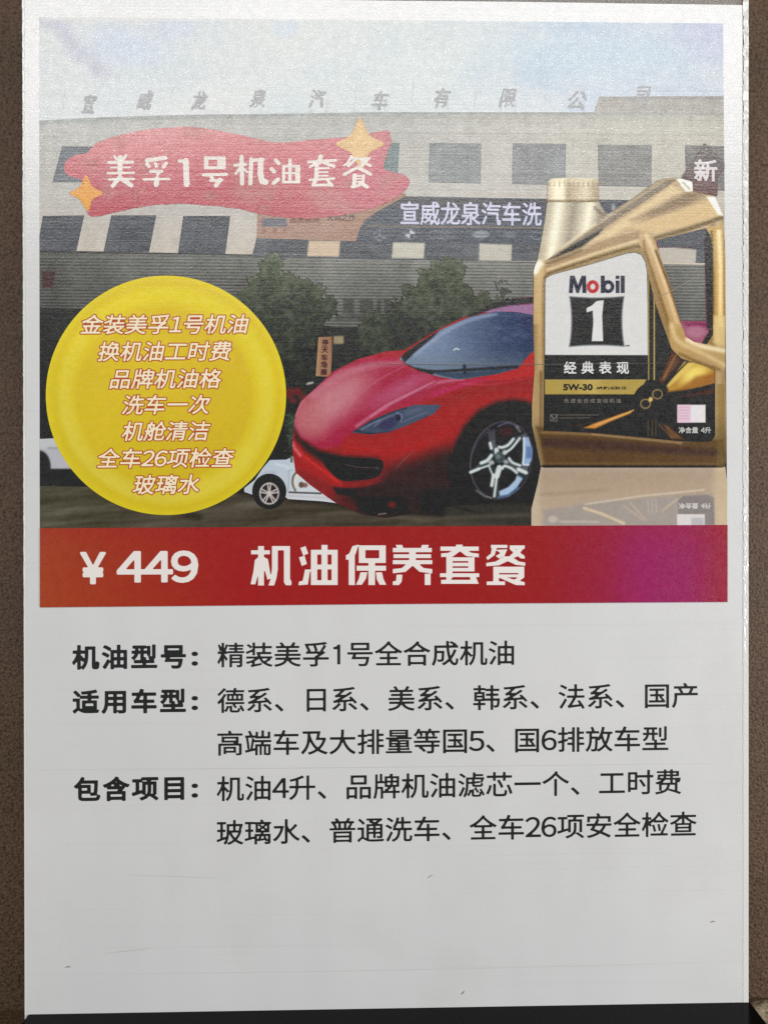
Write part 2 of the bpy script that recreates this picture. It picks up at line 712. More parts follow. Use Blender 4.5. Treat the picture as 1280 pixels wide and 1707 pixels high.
# ================================================================== the sign holder
HOLDER_BASE = Vector((0.0, 0.0, Z_GROUND))
holder = tag(empty("acrylic_sign_holder", HOLDER_BASE),
             "clear acrylic sign stand with glossy black base holding a printed poster", "sign stand")
xl, xr = point(41.0, 853).x, point(1246.5, 853).x
z_top = point(640, -40).z
M_ACRYL = plain("clear_acrylic", (0.90, 0.94, 0.92), 0.3, Transmission_Weight=1.0, IOR=1.49)
M_EDGE = plain("cut_acrylic_edge", (0.66, 0.67, 0.65), 0.2, IOR=1.6)
link("acrylic_plate", box_mesh("acrylic_plate", xl, xr, 0.0004, 0.0034, Z_TOP + 0.0001, z_top, 0.0002), M_ACRYL, holder)


def edge_bead(name, px0, px1, amp, seed, mat, lean=0.0):
    """rough cut rim of the plate: a narrow strip of small chipped facets"""
    rng = np.random.RandomState(seed)
    ys = [-30.0]
    while ys[-1] < 1698:
        ys.append(ys[-1] + rng.choice([1.6, 2.4, 3.5, 6.0, 11.0]) * rng.uniform(.7, 1.3))
    ys = np.array(ys)
    cols = 5
    fade = np.interp(ys, [0, 500, 900, 1150, 1400, 1700], [1, .9, .7, 0.25, 0.06, 0.04])
    fade = fade * min(1.0, amp / 0.0002)
    V, Fc = [], []
    for i, y in enumerate(ys):
        for j in range(cols):
            t = j / (cols - 1)
            jx = rng.uniform(-0.8, 0.8) * (px1 - px0) / cols * (0 < j < cols - 1) * fade[i]
            if j == 0:
                jx = rng.uniform(-1.2, 1.6) * fade[i]
            if j == cols - 1:
                jx = rng.uniform(-.5, .4) * fade[i]
            h = 0.00006 + (0.00012 + amp * rng.uniform(-1, 1) * (0.4 if j in (0, cols - 1) else 1)) * fade[i]
            V.append(tuple(plane_points(np.array([px0 + (px1 - px0) * t + jx + lean * y / 1690]), np.array([y + rng.uniform(-1.2, 1.2) * fade[i]]), max(h, 0.00003))[0]))
    n = len(ys)
    for j in (cols - 1, 0):                   # back edge, so the strip has thickness
        for y in ys:
            p = plane_points(np.array([(px1 if j else px0) + lean * y / 1690]), np.array([y]), -0.0032)[0]
            V.append(tuple(p))
    for i in range(n - 1):
        for j in range(cols - 1):
            a = i * cols + j
            Fc.append((a, a + cols, a + cols + 1, a + 1))
        r0, l0 = n * cols, n * cols + n
        Fc.append((i * cols + cols - 1, (i + 1) * cols + cols - 1, r0 + i + 1, r0 + i))
        Fc.append((i * cols, l0 + i, l0 + i + 1, (i + 1) * cols))
        Fc.append((r0 + i, r0 + i + 1, l0 + i + 1, l0 + i))
    me = bpy.data.meshes.new(name)
    me.from_pydata(V, [], Fc)
    me.update()
    return link(name, me, mat, holder)


edge_bead("cut_edge", 1238.0, 1247.0, 0.00015, 4, M_EDGE)
edge_bead("cut_edge", 37.6, 41.2, 0.00008, 9, M_EDGE, 4.2)

# black base: starts just behind the plate and runs forward under the camera
M_BLACK = plain("glossy_black_acrylic", (0.002, 0.0024, 0.0026), 0.16, IOR=1.15)
N_, L_ = nodes(M_BLACK)
_bn = N_.new('ShaderNodeTexNoise')
_bn.inputs['Scale'].default_value = 160
_bn.inputs['Detail'].default_value = 4
_bm = N_.new('ShaderNodeMapRange')
_bm.inputs['To Min'].default_value = 0.10
_bm.inputs['To Max'].default_value = 0.26
L_.new(_bn.outputs['Fac'], _bm.inputs['Value'])
L_.new(_bm.outputs[0], N_["Principled BSDF"].inputs['Roughness'])
base_me = box_mesh("base", xl - 0.0002, xr + 0.0006, -0.075, 0.012, Z_GROUND, Z_TOP, 0.0006, 3)
base = link("base", base_me, M_BLACK, holder)

# ================================================================== the poster
poster = tag(empty("poster", Vector((0, 0, Z_TOP))),
             "printed oil change offer poster with red sports car, gold oil bottle and yellow circle", "poster")

pa = Art(36, -20, 1244, 1700, 12)
pap = [(41.5, -16), (1238.5, 6), (1239.5, 1671), (46.5, 1693)]
pap = [(41.0, -10), (640, 1), (860, 3), (1237, 8.5), (1239, 1672), (640, 1682), (44.5, 1693)]
co = plane_points(np.array([p[0] for p in pap]), np.array([p[1] for p in pap]), 0)
bm = bmesh.new()
fv = [bm.verts.new(c) for c in co]
f = bm.faces.new(list(reversed(fv)))
ex = bmesh.ops.extrude_face_region(bm, geom=[f])
for e_ in ex['geom']:
    if isinstance(e_, bmesh.types.BMVert):
        e_.co.y += 0.00025
bmesh.ops.recalc_face_normals(bm, faces=bm.faces[:])
me = bpy.data.meshes.new("paper_sheet")
bm.to_mesh(me)
bm.free()
link("paper_sheet", me, M_PAPER, poster)

PHOTO = [(66, 28), (1204.5, 39), (1208, 450), (1211.5, 876), (67, 881.5), (66.5, 450)]


def clip_photo(art, sd):
    return np.minimum(sd, art.inside(PHOTO))


# ---------------------------------------------------------------- sky
A = Art(60, 24, 1210, 206, 2.2)
X, Y = A.X, A.Y
base_c = np.zeros(X.shape + (3,))
t = np.clip((X - 66) / 1140, 0, 1)
for k, (l_, m_, r_) in enumerate(((230, 221, 205), (232, 230, 214), (231, 230, 226))):
    base_c[..., k] = np.interp(t, [0, 0.28, 0.55, 0.8, 1], [l_, l_ - 1, m_, (m_ + r_) / 2 + (-2, -3, 2)[k], r_])
A.C = base_c * np.array([.955, .97, .985])
n = fbm(X, Y, 120, 3)
A.put((n - 0.52) * 100, (232, 231, 229), 40, 0.55)
A.path([(66, 30), (95, 38), (112, 58), (125, 82), (150, 98), (170, 118)], 26, (205, 206, 217), 22, 0.8, 5)
A.oval(210, 78, 70, 30, (212, 221, 234), 40, 0.75, 8)
A.oval(285, 45, 40, 22, (214, 220, 234), 26, 0.6)
A.oval(475, 45, 22, 16, (214, 224, 236), 14, 0.6)
A.rect(66, 24, 700, 36, (231, 231, 230), 8, 0.7)
A.oval(1180, 60, 50, 40, (208, 208, 226), 40, 0.6)
A.oval(1000, 95, 160, 40, (205, 220, 230), 60, 0.5)
for (px, y0, y1) in ((105, 150, 185), (285, 145, 165), (590, 140, 186), (686, 128, 172), (790, 145, 180), (908, 130, 175), (1129, 128, 160), (600, 115, 135)):
    A.path([(px + 4, y0), (px, y1)], 1.6, (196, 198, 204), 1.6, 0.6)
for px in (518, 545, 624, 642, 726, 746, 834, 858, 950, 972):
    A.path([(px, 166), (px, 190)], 2, (192, 192, 198), 2, .6)
A.grain(5, 3, 8)
SKY = [(60, 24), (1212, 24), (1212, 206), (60, 206)]
photo = A.build("photo_print", 1, clip_photo(A, A.inside(SKY)), poster)

# roof lettering standing on the parapet, brush-like and faded by the sky
M_ROOF = ink_mat("faded_roof_letters", (184, 185, 188), 160)
for ch, x0, y0, w in zip("宣威龙泉汽车有限公司", (136, 228, 319, 417, 515, 620, 724, 832, 947, 1060), (156, 150, 150, 147, 147, 150, 146, 146, 150, 142), (25, 27, 26, 26, 29, 28, 27, 29, 31, 24)):
    letter(ch, x0, x0 + w, y0 + 17, y0 + 17, 4, M_ROOF, photo, 0.7, 0.3, height=30, name="roof_letter", rough=3.0)

# ---------------------------------------------------------------- facade
A = Art(60, 154, 1214, 442, 1.8)
X, Y = A.X, A.Y
for k, (a_, b_, c_) in enumerate(((195, 194, 198), (195, 192, 191), (192, 188, 181))):
    A.C[..., k] = np.interp(Y, [186, 215, 235, 330, 420], [a_ - 6, a_ + 3, (a_ + b_) / 2, b_, c_])
rt = np.clip((X - 640) / 600, 0, 1)[..., None]
A.C += rt * np.array([2, 0, -6])
A.poly([(60, 199), (300, 189), (640, 184), (1000, 184), (1212, 186), (1212, 193), (640, 192), (300, 199), (60, 208)], (176, 179, 178), 5, 0.8)
A.poly([(988, 190), (1000, 158), (1214, 158), (1214, 190)], (186, 184, 180), 1.5)
A.rect(990, 158, 1214, 166, (176, 173, 172), 5, 0.7)
A.path([(640, 221), (1214, 226)], 2, (184, 182, 176), 3, 0.7)
A.path([(640, 196), (1214, 201)], 1.6, (180, 180, 176), 3, 0.6)
A.C += ((fbm(X * 1.6, Y * .12, 22, 27) - .5) * 9)[..., None]
A.grain(9, 3, 21)
A.grain(6, 14, 25)
FAC = [(60, 201), (180, 195), (300, 191.5), (640, 187), (990, 187), (998, 161), (1214, 160), (1214, 452), (640, 442), (60, 432)]
facade = A.build("facade", 2, clip_photo(A, A.inside(FAC)), photo)


def window(pts, color, mull=(), panes=0.5, seed=0):
    p = np.array(pts)
    W = Art(p[:, 0].min() - 3, p[:, 1].min() - 3, p[:, 0].max() + 3, p[:, 1].max() + 3, 1.8)
    W.C[:] = color
    g = (W.Y - p[:, 1].min()) / (p[:, 1].max() - p[:, 1].min())
    W.C += ((g - 0.4) * -10 * panes)[..., None]
    W.C += ((fbm(W.X, W.Y, 30, seed) - 0.5) * 26)[..., None] * np.array([1, 1, 1.1])
    for m in mull:
        W.path(m, 1.6, np.array(color) - 14, 1.8, 0.7)
    W.path(list(pts) + [pts[0]], 2.5, np.array(color) - 16, 2.5, 0.6)
    W.grain(7, 2.5, seed + 4)
    return W.build("window", 3, clip_photo(W, W.inside(pts)), photo)


for i, q in enumerate((((104, 244), (172, 244), (160, 304), (88, 304)), ((628, 238), (666, 238), (662, 300), (612, 300)),
                       ((716, 238), (802, 239), (801, 306), (714, 304)), ((854, 239), (943, 240), (942, 309), (853, 307)),
                       ((996, 241), (1086, 242), (1085, 312), (997, 310)), ((1141, 242), (1212, 244), (1212, 318), (1143, 316)))):
    window(q, ((140, 143, 147), (146, 155, 156), (156, 159, 160), (154, 156, 157), (152, 152, 151), (146, 144, 144))[i], [[(q[0][0] * (1 - t_) + q[1][0] * t_, q[0][1] + 4), (q[3][0] * (1 - t_) + q[2][0] * t_, q[3][1])] for t_ in (.27, .5, .74)], seed=40 + i)
for i, q in enumerate((((72, 360), (141, 359), (128, 418), (62, 418)), ((186, 359), (261, 359), (249, 420), (173, 420)),
                       ((306, 360), (384, 360), (376, 423), (297, 422)))):
    (a0, b0), (a1, b1), (a2, b2), (a3, b3) = q
    ml = [[(a0 + (a1 - a0) * t_, b0), (a3 + (a2 - a3) * t_, b3)] for t_ in (0.33, 0.62)] + [[(a0 - 5, b0 + 26), (a1 - 5, b1 + 26)]]
    window(q, (108, 110, 114), ml, seed=60 + i)

# glazed strip with cream panels below the shop sign
A = Art(420, 392, 1214, 440, 1.8)
A.C[:] = (106, 108, 112)
A.C += ((fbm(A.X, A.Y, 40, 5) - 0.5) * 34)[..., None]
for x in (465, 490, 600, 738, 760, 880):
    A.path([(x, 396), (x, 436)], 1.6, (112, 114, 116), 2, 0.5)
A.path([(425, 424), (905, 428)], 2, (118, 120, 120), 2, 0.5)
A.rect(458, 417, 480, 424, (96, 97, 98), 2, 0.8)
A.rect(602, 420, 624, 427, (96, 97, 98), 2, 0.8)
for q, c in ((((515, 401), (567, 402), (565, 428), (512, 427)), (204, 186, 166)), (((655, 404), (708, 405), (706, 431), (653, 430)), (196, 194, 182)),
             (((799, 406), (853, 408), (852, 435), (798, 434)), (192, 190, 180)), (((1097, 410), (1160, 416), (1158, 448), (1097, 444)), (188, 182, 174))):
    A.poly(q, c, 1.8)
A.grain(8, 2.5, 31)
A.build("glazed_strip", 3, clip_photo(A, A.inside([(428, 396), (640, 398), (1214, 400), (1214, 439), (640, 433), (420, 428)])), photo)

# brown banner and dark shop sign
CURVE = [(676, 327), (655, 338), (630, 352), (610, 366), (600, 380), (593, 402)]
A = Art(420, 318, 680, 410, 1.6)
A.C[:] = (170, 145, 134)
A.C += ((fbm(A.X, A.Y, 50, 9) - 0.5) * 16)[..., None]
A.put((A.X - 540) * 1.0, (168, 140, 126), 120, 0.5)
A.rect(437, 364, 478, 378, (118, 122, 132), 3, 0.85)
for x in (438, 456, 473):
    A.rect(x, 381, x + 5, 388, (140, 108, 96), 3, 0.6)
A.grain(8, 2.5, 33)
BAN = [(430, 330), (428, 397), (592, 402)] + CURVE[::-1] + [(676, 322)]
banner = A.build("brown_banner", 4, A.inside(BAN), photo)
letter("大师之作", 545, 592, 363, 362, 5, ink_mat("brown_banner_ink", (112, 92, 88), 362), banner, 0.3, height=11)
letter("品牌服务", 484, 533, 366, 365, 5, ink_mat("brown_banner_ink_faint", (134, 106, 100), 362), banner, 0.3, height=11)

A = Art(588, 322, 1080, 408, 1.6)
A.C[:] = (104, 108, 114)
A.C += ((A.Y - 350) * 0.12)[..., None]
A.C += ((fbm(A.X, A.Y, 60, 12) - 0.5) * 14)[..., None]
A.poly([(590, 377.5), (920, 381), (920, 404), (590, 401)], (104, 107, 113), 2)
A.path([(612, 376.5), (920, 380)], 2.6, (150, 136, 126), 1.6, 0.8)
A.path([(588, 402), (920, 405)], 2, (94, 96, 100), 2, 0.7)
A.path([(660, 329), (1080, 334)], 2.5, (118, 121, 124), 3, 0.8)
c = (168, 170, 178)


def ring(cx, cy, rx, ry, w=1.6, al=0.7, col=c):
    tt = np.linspace(0, 2 * math.pi, 22)
    A.path([(cx + rx * math.cos(q), cy + ry * math.sin(q)) for q in tt], w, col, 1.6, al)


ring(633, 392, 9, 9, 1.4, .45)
for g_ in (90, 210, 330):
    A.path([(633, 392), (633 + 8 * math.cos(math.radians(g_)), 392 - 8 * math.sin(math.radians(g_)))], 2, c, 1.5, .6)
A.oval(632, 402, 4, 2.5, c, 2, .5)
ring(683, 390, 9, 9, 1.4, .45)
A.poly([(683, 390), (683, 382), (691, 388), (691, 390)], (205, 208, 214), 1.5, .9)
A.poly([(683, 390), (683, 398), (676, 393), (676, 390)], (205, 208, 214), 1.5, .9)
for x in (723, 731, 740, 749):
    ring(x, 391, 7, 7, 1.5, .4)
A.oval(801, 391, 14, 6, (176, 180, 186), 3, .7)
A.path([(790, 391), (812, 391)], 2.2, (110, 114, 118), 1.5, .7)
A.oval(849, 392, 11, 5, (140, 144, 150), 4, .55)
ring(895, 393, 9, 6, 1.6, .5)
A.oval(1022, 346, 3, 6, (176, 182, 188), 3, .8)
A.grain(7, 2.5, 35)
SIGN = CURVE + [(592, 402), (920, 406), (1079, 410), (1079, 334), (920, 331.5)]
shop = A.build("shop_sign", 4, A.inside(SIGN), photo)
letter("宣威龙泉汽车洗", 668, 902, 355, 357, 5, ink_mat("lilac_sign_letters", (208, 208, 226), 355), shop, 0.55, height=38)

# ---------------------------------------------------------------- slatted canopy
A = Art(60, 408, 1214, 552, 1.5)
X, Y = A.X, A.Y
yy = Y - X * 0.008
ph = (yy % 5.25) / 5.25
sl = np.clip(np.abs(ph - 0.5) * 2.4 - 0.3, 0, 1)
lo, hi = np.interp(Y, [415, 450, 520], [108, 94, 82])[..., None] * np.array([1, 1.005, .98]), np.array([146, 146, 142.0])
A.C = hi * (1 - sl[..., None]) + lo * sl[..., None]
dk = np.interp(Y, [412, 440, 520], [1.0, 0.98, 0.82]) * np.interp(X, [60, 300, 640, 1200], [0.84, 0.92, 1.0, 1.0])
A.C *= dk[..., None]
A.C *= (0.86 + 0.28 * fbm(X, Y, 80, 15))[..., None]
A.C *= (0.95 + 0.1 * (vnoise(X, Y * 0, 24, 16)))[..., None]
A.rect(60, 417, 640, 425, (98, 98, 95), 4, .5)
A.path([(60, 419), (420, 425), (920, 436)], 2.5, (70, 71, 71), 2, .8)
A.path([(60, 426), (420, 431), (920, 441)], 1.6, (146, 147, 142), 2, .6)
A.poly([(70, 453), (93, 452), (88, 480), (72, 480)], (86, 62, 64), 6, .85)
for x0, x1 in ((554, 561), (572, 590), (600, 622), (628, 636), (640, 652)):
    A.rect(x0, 498, x1, 522, (78, 79, 77), 3, .85)
A.rect(560, 526, 920, 533, (74, 75, 73), 3, .8)
A.path([(380, 529), (920, 536)], 1.5, (112, 112, 108), 1.6, .6)
A.grain(10, 2.2, 36)
CAN = [(60, 417), (420, 424), (640, 432), (920, 437), (1214, 442), (1214, 550), (560, 545), (420, 528), (60, 512)]
A.build("slatted_canopy", 2.5, clip_photo(A, A.inside(CAN)), photo)

# ---------------------------------------------------------------- dark forecourt under the canopy
A = Art(60, 500, 1214, 820, 1.9)
X, Y = A.X, A.Y
A.C[:] = (44, 46, 43)
n = fbm(X, Y, 26, 50)
n2 = fbm(X, Y, 7, 51)
A.C += ((n - 0.5) * 40 + (n2 - 0.5) * 26)[..., None] * np.array([0.95, 1.05, 0.9])
A.put((n - 0.62) * 60, (58, 66, 50), 8, .5)
A.rect(560, 543, 920, 560, (62, 62, 60), 5, .6)
A.rect(60, 512, 160, 524, (56, 57, 54), 6, .7)
A.rect(60, 720, 520, 830, (36, 38, 36), 30, .6)
A.rect(556, 560, 573, 573, (176, 160, 128), 2.5, .8)
A.rect(500, 602, 519, 624, (112, 118, 86), 4, .8)
A.rect(498, 620, 519, 630, (120, 96, 90), 4, .5)
for q in ((505, 630, 9), (514, 634, 8), (521, 630, 5), (487, 626, 4), (497, 627, 4), (470, 596, 3)):
    A.oval(q[0], q[1], q[2] * .8, 3.2, (196, 196, 186), 2.5, .75)
A.path([(520, 625), (521, 638), (512, 640)], 3, (205, 205, 196), 2, .8)
for q in ((483, 655, 7, 9), (497, 652, 9, 7), (506, 662, 8, 5), (489, 668, 6, 5)):
    A.oval(*q, (118, 46, 44), 6, .75)
A.path([(509, 648), (510, 690)], 2, (96, 78, 70), 2, .6)
A.rect(480, 690, 500, 740, (64, 84, 66), 10, .5)
A.path([(634, 566), (641, 576), (645, 582)], 3, (176, 172, 160), 2.5, .7)
for i in range(90):
    q = np.random.RandomState(900 + i)
    A.oval(q.uniform(400, 660), q.uniform(540, 660), q.uniform(.8, 2.2), q.uniform(.8, 1.8), (104, 106, 98), 2, .45)
for i in range(40):
    q = np.random.RandomState(1900 + i)
    A.oval(q.uniform(66, 130), q.uniform(520, 620), q.uniform(.8, 2.5), q.uniform(.8, 1.8), (86, 90, 78), 2, .45)
for i in range(50):
    q = np.random.RandomState(2900 + i)
    A.oval(q.uniform(476, 494), q.uniform(690, 765), q.uniform(.8, 2.2), q.uniform(.8, 1.8), (110, 122, 106), 2, .45)
A.grain(9, 2.3, 37)
A.build("forecourt", 2, clip_photo(A, A.inside([(60, 508), (420, 524), (560, 541), (1214, 545), (1214, 822), (60, 822)])), photo)

# hanging vertical board with dark characters
A = Art(522, 556, 564, 634, 1.2)
A.C[:] = (150, 118, 94)
A.C += ((fbm(A.X, A.Y, 20, 70) - .5) * 20)[..., None]
A.path([(533, 558), (529, 632)], 3, (176, 148, 116), 2, .6)
A.rect(553, 556, 560, 634, (70, 52, 62), 2.5, .8)
board = A.build("hanging_board", 3.8, A.inside([(531, 562), (556, 561), (551, 628), (526, 627)]), photo)
mb = ink_mat("board_characters", (82, 36, 36), 600)
for ch, y in zip("停天车场楼", (571, 583, 596, 608, 620)):
    letter(ch, 537 - (y - 571) * .045, 547 - (y - 571) * .045, y, y, 4.3, mb, board, 0.5, height=10)

# ---------------------------------------------------------------- trees
def tree(pts, seed, tone):
    p = np.array(pts)
    T = Art(p[:, 0].min() - 14, p[:, 1].min() - 14, p[:, 0].max() + 14, p[:, 1].max() + 14, 1.6)
    n1, n2, n3 = fbm(T.X, T.Y, 34, seed), fbm(T.X, T.Y, 9, seed + 1), vnoise(T.X, T.Y, 3.2, seed + 2)
    sd = T.inside(pts, 5) + (n1 - .5) * 26 + (n2 - .5) * 30 + (n3 - .5) * 7
    base = np.interp(T.Y, [425, 470, 500, 560, 640], [112, 96, 82, 64, 52])
    v = base + (n1 - .5) * 26 + (n2 - .5) * 40 + (n3 - .5) * 20
    T.C = v[..., None] * np.array(tone)
    T.build("tree", 3.5, clip_photo(T, sd), photo)


tree([(392, 500), (404, 478), (422, 462), (430, 440), (450, 426), (466, 434), (470, 452), (486, 452), (498, 464), (518, 462), (536, 476), (540, 492),
      (558, 500), (562, 520), (548, 534), (552, 556), (530, 560), (528, 600), (524, 640), (490, 650), (470, 620), (440, 560), (400, 520)], 80, (.97, 1.02, .9))
tree([(600, 548), (618, 522), (640, 515), (644, 500), (664, 496), (668, 474), (690, 470), (698, 452), (716, 446), (738, 424), (764, 428), (776, 446), (784, 470), (796, 486),
      (812, 494), (826, 500), (850, 496), (870, 510), (840, 540), (780, 560), (720, 590), (660, 600), (600, 600), (590, 570)], 90, (.97, 1.01, .9))
tree([(826, 496), (832, 482), (830, 474), (840, 472), (848, 478), (846, 492), (852, 504), (836, 508)], 97, (1.0, 1.0, .97))

# ---------------------------------------------------------------- road
A = Art(60, 790, 920, 886, 1.9)
X, Y = A.X, A.Y
n = fbm(X * .25 + Y, Y * 1.3, 16, 55)
A.C[:] = (76, 70, 60)
A.C += ((n - .5) * 42)[..., None]
A.C += ((fbm(X * .12 + Y * .7, Y, 9, 57) - .5) * 30)[..., None]
A.C[..., 1] += np.where(X < 200, 3, 0)
A.put(-(Y - 826 - (X - 420) * .12), (26, 25, 23), 18, .85)
A.rect(60, 780, 210, 808, (24, 23, 21), 10, .9)
A.path([(190, 790), (260, 840), (330, 862)], 14, (40, 37, 30), 14, .6)
A.rect(740, 838, 920, 886, (78, 76, 70), 16, .5)
A.path([(700, 846), (745, 843), (778, 850), (800, 856)], 2.5, (40, 36, 34), 2, .7)
A.path([(690, 866), (880, 858)], 6, (96, 88, 78), 8, .5)
A.path([(806, 842), (826, 848), (806, 856), (796, 850), (806, 842)], 1.5, (42, 40, 40), 2, .6)
A.grain(7, 2.5, 38)
A.build("road", 2.5, clip_photo(A, A.inside([(60, 806), (230, 812), (330, 822), (420, 820), (560, 818), (740, 816), (920, 812), (920, 886), (60, 886)])), photo)


# ---------------------------------------------------------------- parked white cars in the picture
def rim(art, cx, cy, rx, ry, n, col, dark):
    art.oval(cx, cy, rx, ry, col, 1.5)
    art.oval(cx, cy, rx * .86, ry * .86, dark, 1.5)
    for k in range(n):
        for dd in (-.16, .16):
            a = 2 * math.pi * k / n - math.pi / 2
            art.path([(cx + math.cos(a + dd * 2.2) * rx * .16, cy + math.sin(a + dd * 2.2) * ry * .16), (cx + math.cos(a + dd) * rx * .94, cy + math.sin(a + dd) * ry * .94)], 2.3, col, 1.2)
    art.oval(cx, cy, rx * .22, ry * .22, col, 1.2)


Zc = zoomed(400, 740, 8)
A = Art(404, 758, 566, 846, 1.2)
A.C[:] = (184, 192, 200)
A.put(-(A.Y - 788), (176, 190, 204), 24, .6)
A.put((A.X - 486), (204, 210, 212), 18, .6)
A.put((A.Y - 822), (196, 194, 198), 8, .5)
A.path(Zc([(480, 270), (560, 285), (620, 300), (650, 330)]), 4, (206, 214, 222), 5, .7)
A.path(Zc([(300, 410), (380, 380), (470, 380)]), 5, (170, 172, 190), 4, .8)
A.path(Zc([(655, 360), (650, 520), (640, 640)]), 1.6, (140, 150, 156), 1.4, .7)
A.path(Zc([(655, 350), (720, 350)]), 1.5, (120, 160, 158), 1.5, .6)
A.path(Zc([(690, 190), (690, 235)]), 4, (60, 66, 62), 2, .8)
A.path(Zc([(760, 370), (710, 440), (705, 540), (740, 620)]), 3.6, (96, 90, 84), 1.5, .9, 4)
A.path(Zc([(780, 400), (740, 480), (750, 580)]), 3.6, (216, 206, 190), 1.5, .9, 4)
A.oval(*Zc([(820, 545)])[0], 4.5, 5, (82, 62, 58), 2, .9)
A.oval(*Zc([(870, 550)])[0], 4.5, 4, (120, 74, 68), 2, .8)
A.path(Zc([(660, 645), (1080, 660)]), 2.8, (70, 68, 70), 1.4)
A.path(Zc([(650, 690), (1180, 720)]), 2.0, (176, 174, 178), 2, .8)
CAR2 = Zc([(60, 590), (200, 480), (300, 330), (400, 215), (620, 210), (700, 170), (740, 150), (1000, 400), (1300, 700), (1290, 790), (1100, 765), (640, 735), (600, 700), (180, 680), (60, 640)])
wcar = A.build("white_car", 5, A.inside(CAR2), photo)
A = Art(416, 784, 484, 854, 1.1)
A.C[:] = (26, 26, 28)
A.oval(450, 822, 24, 24, (34, 33, 33), 8, .6)
rim(A, *Zc([(392, 662)])[0], 16.5, 18.4, 5, (190, 184, 182), (44, 38, 38))
A.build("wheel", 6, np.minimum(sd_ellipse(A.X, A.Y, 449, 819, 28.5, 29.5), 99), photo)
A = Art(60, 724, 212, 816, 1.6)
A.C[:] = (176, 176, 182)
A.put(-(A.Y - 748), (190, 194, 194), 10, .7)
A.rect(80, 745, 160, 749, (128, 134, 134), 2.5, .5)
A.put(-(A.Y - 780) * -1, (160, 152, 160), 8, .5)
A.rect(60, 781.5, 240, 830, (28, 27, 26), 2)
A.oval(66, 778, 19, 27, (32, 35, 34), 3)
A.path([(86, 791), (200, 791)], 1.5, (58, 62, 62), 2, .7)
A.build("white_car", 5, clip_photo(A, A.inside([(60, 732), (150, 728), (200, 760), (212, 812), (60, 810)])), photo)

# ================================================================== the red sports car
Zr = zoomed(440, 430, 2.4615)
A = Art(482, 490, 900, 868, 1.35)
X, Y = A.X, A.Y
A.C[:] = (140, 34, 40)
hood = Zr([(120, 690), (130, 610), (200, 540), (290, 462), (400, 410), (520, 380), (580, 378), (560, 420), (640, 470), (720, 490), (800, 500), (700, 570), (560, 612), (440, 665), (360, 720), (330, 770), (220, 790), (150, 740)])
A.poly(hood, (152, 50, 72), 8)
A.poly(Zr([(300, 470), (400, 420), (520, 385), (575, 380), (545, 425), (430, 440), (330, 490)]), (158, 40, 66), 10, .9)
A.path(Zr([(200, 570), (300, 490), (420, 445), (560, 430)]), 10, (176, 108, 126), 12, .8, 5)
A.oval(*Zr([(280, 590)])[0], 74, 30, (190, 136, 142), 44, .85, -38)
A.oval(*Zr([(190, 650)])[0], 22, 34, (176, 108, 110), 26, .7, -30)
A.oval(*Zr([(560, 540)])[0], 60, 14, (172, 96, 122), 22, .7, -28)
A.path(Zr([(380, 690), (470, 630), (600, 560), (720, 510), (820, 500)]), 5, (186, 118, 140), 6, .75, 5)
A.path(Zr([(520, 640), (640, 590), (760, 545), (900, 500), (1090, 480)]), 8, (160, 46, 70), 10, .8, 5)
A.path(Zr([(700, 560), (860, 505), (1000, 485), (1100, 470)]), 8, (168, 64, 96), 9, .75, 5)
A.poly(Zr([(330, 740), (470, 740), (600, 700), (720, 625), (900, 560), (1110, 560), (1110, 640), (960, 620), (850, 700), (790, 830), (640, 850), (480, 820), (320, 800)]), (150, 36, 38), 18)
A.poly(Zr([(1090, 390), (1040, 455), (880, 495), (1000, 500), (1115, 480), (1115, 390)]), (166, 34, 50), 5, .9)
A.poly(Zr([(560, 860), (700, 800), (820, 760), (820, 1010), (640, 1050), (420, 1060), (280, 990), (320, 930), (480, 920)]), (66, 22, 24), 42)
A.poly(Zr([(640, 880), (780, 800), (830, 1000), (700, 1010)]), (54, 24, 26), 34)
A.poly(Zr([(300, 950), (520, 920), (700, 960), (800, 1010), (640, 1050), (500, 1070), (380, 1050)]), (44, 14, 17), 26)
A.poly(Zr([(120, 690), (150, 740), (230, 790), (330, 812), (470, 820), (330, 840), (240, 840), (170, 790), (130, 745)]), (46, 20, 22), 12)
A.poly(Zr([(118, 750), (150, 790), (230, 860), (310, 925), (420, 918), (480, 900), (430, 935), (320, 945), (240, 930), (170, 880), (125, 850)]), (150, 36, 36), 8)
A.path(Zr([(118, 755), (160, 810), (240, 870), (320, 930)]), 4, (190, 66, 62), 7, .85, 5)
A.path(Zr([(118, 758), (124, 780), (150, 812)]), 4, (206, 118, 132), 4, .8)
A.path(Zr([(310, 942), (400, 936), (480, 915)]), 2.6, (158, 50, 40), 4, .8, 4)
A.poly(Zr([(150, 870), (220, 900), (330, 960), (420, 1050), (290, 1005), (190, 930), (135, 885)]), (120, 30, 36), 10, .8)
A.poly(Zr([(500, 860), (620, 830), (760, 790), (840, 780), (840, 1030), (640, 1060), (420, 1065), (300, 1005), (330, 950), (470, 925)]), (52, 20, 23), 40, .75)
A.poly(Zr([(280, 940), (380, 950), (370, 975), (300, 970)]), (20, 12, 14), 6, .8)
A.poly(Zr([(380, 985), (560, 985), (600, 1050), (480, 1060), (390, 1040)]), (26, 14, 16), 12, .8)
A.oval(*Zr([(525, 1012)])[0], 7, 5, (132, 32, 42), 7, .7)
A.path(Zr([(470, 1052), (500, 1048)]), 2, (170, 160, 156), 2, .7)
A.path(Zr([(540, 860), (600, 800)]), 1.2, (128, 84, 80), 1.2, .8, 0)
ARCH0 = zoomed(740, 660, 7.111)([(60, 940), (70, 760), (135, 550), (240, 350), (410, 170), (620, 70), (820, 40), (980, 60), (1100, 140), (1140, 860), (980, 1040), (740, 1260), (420, 1290), (160, 1240)])
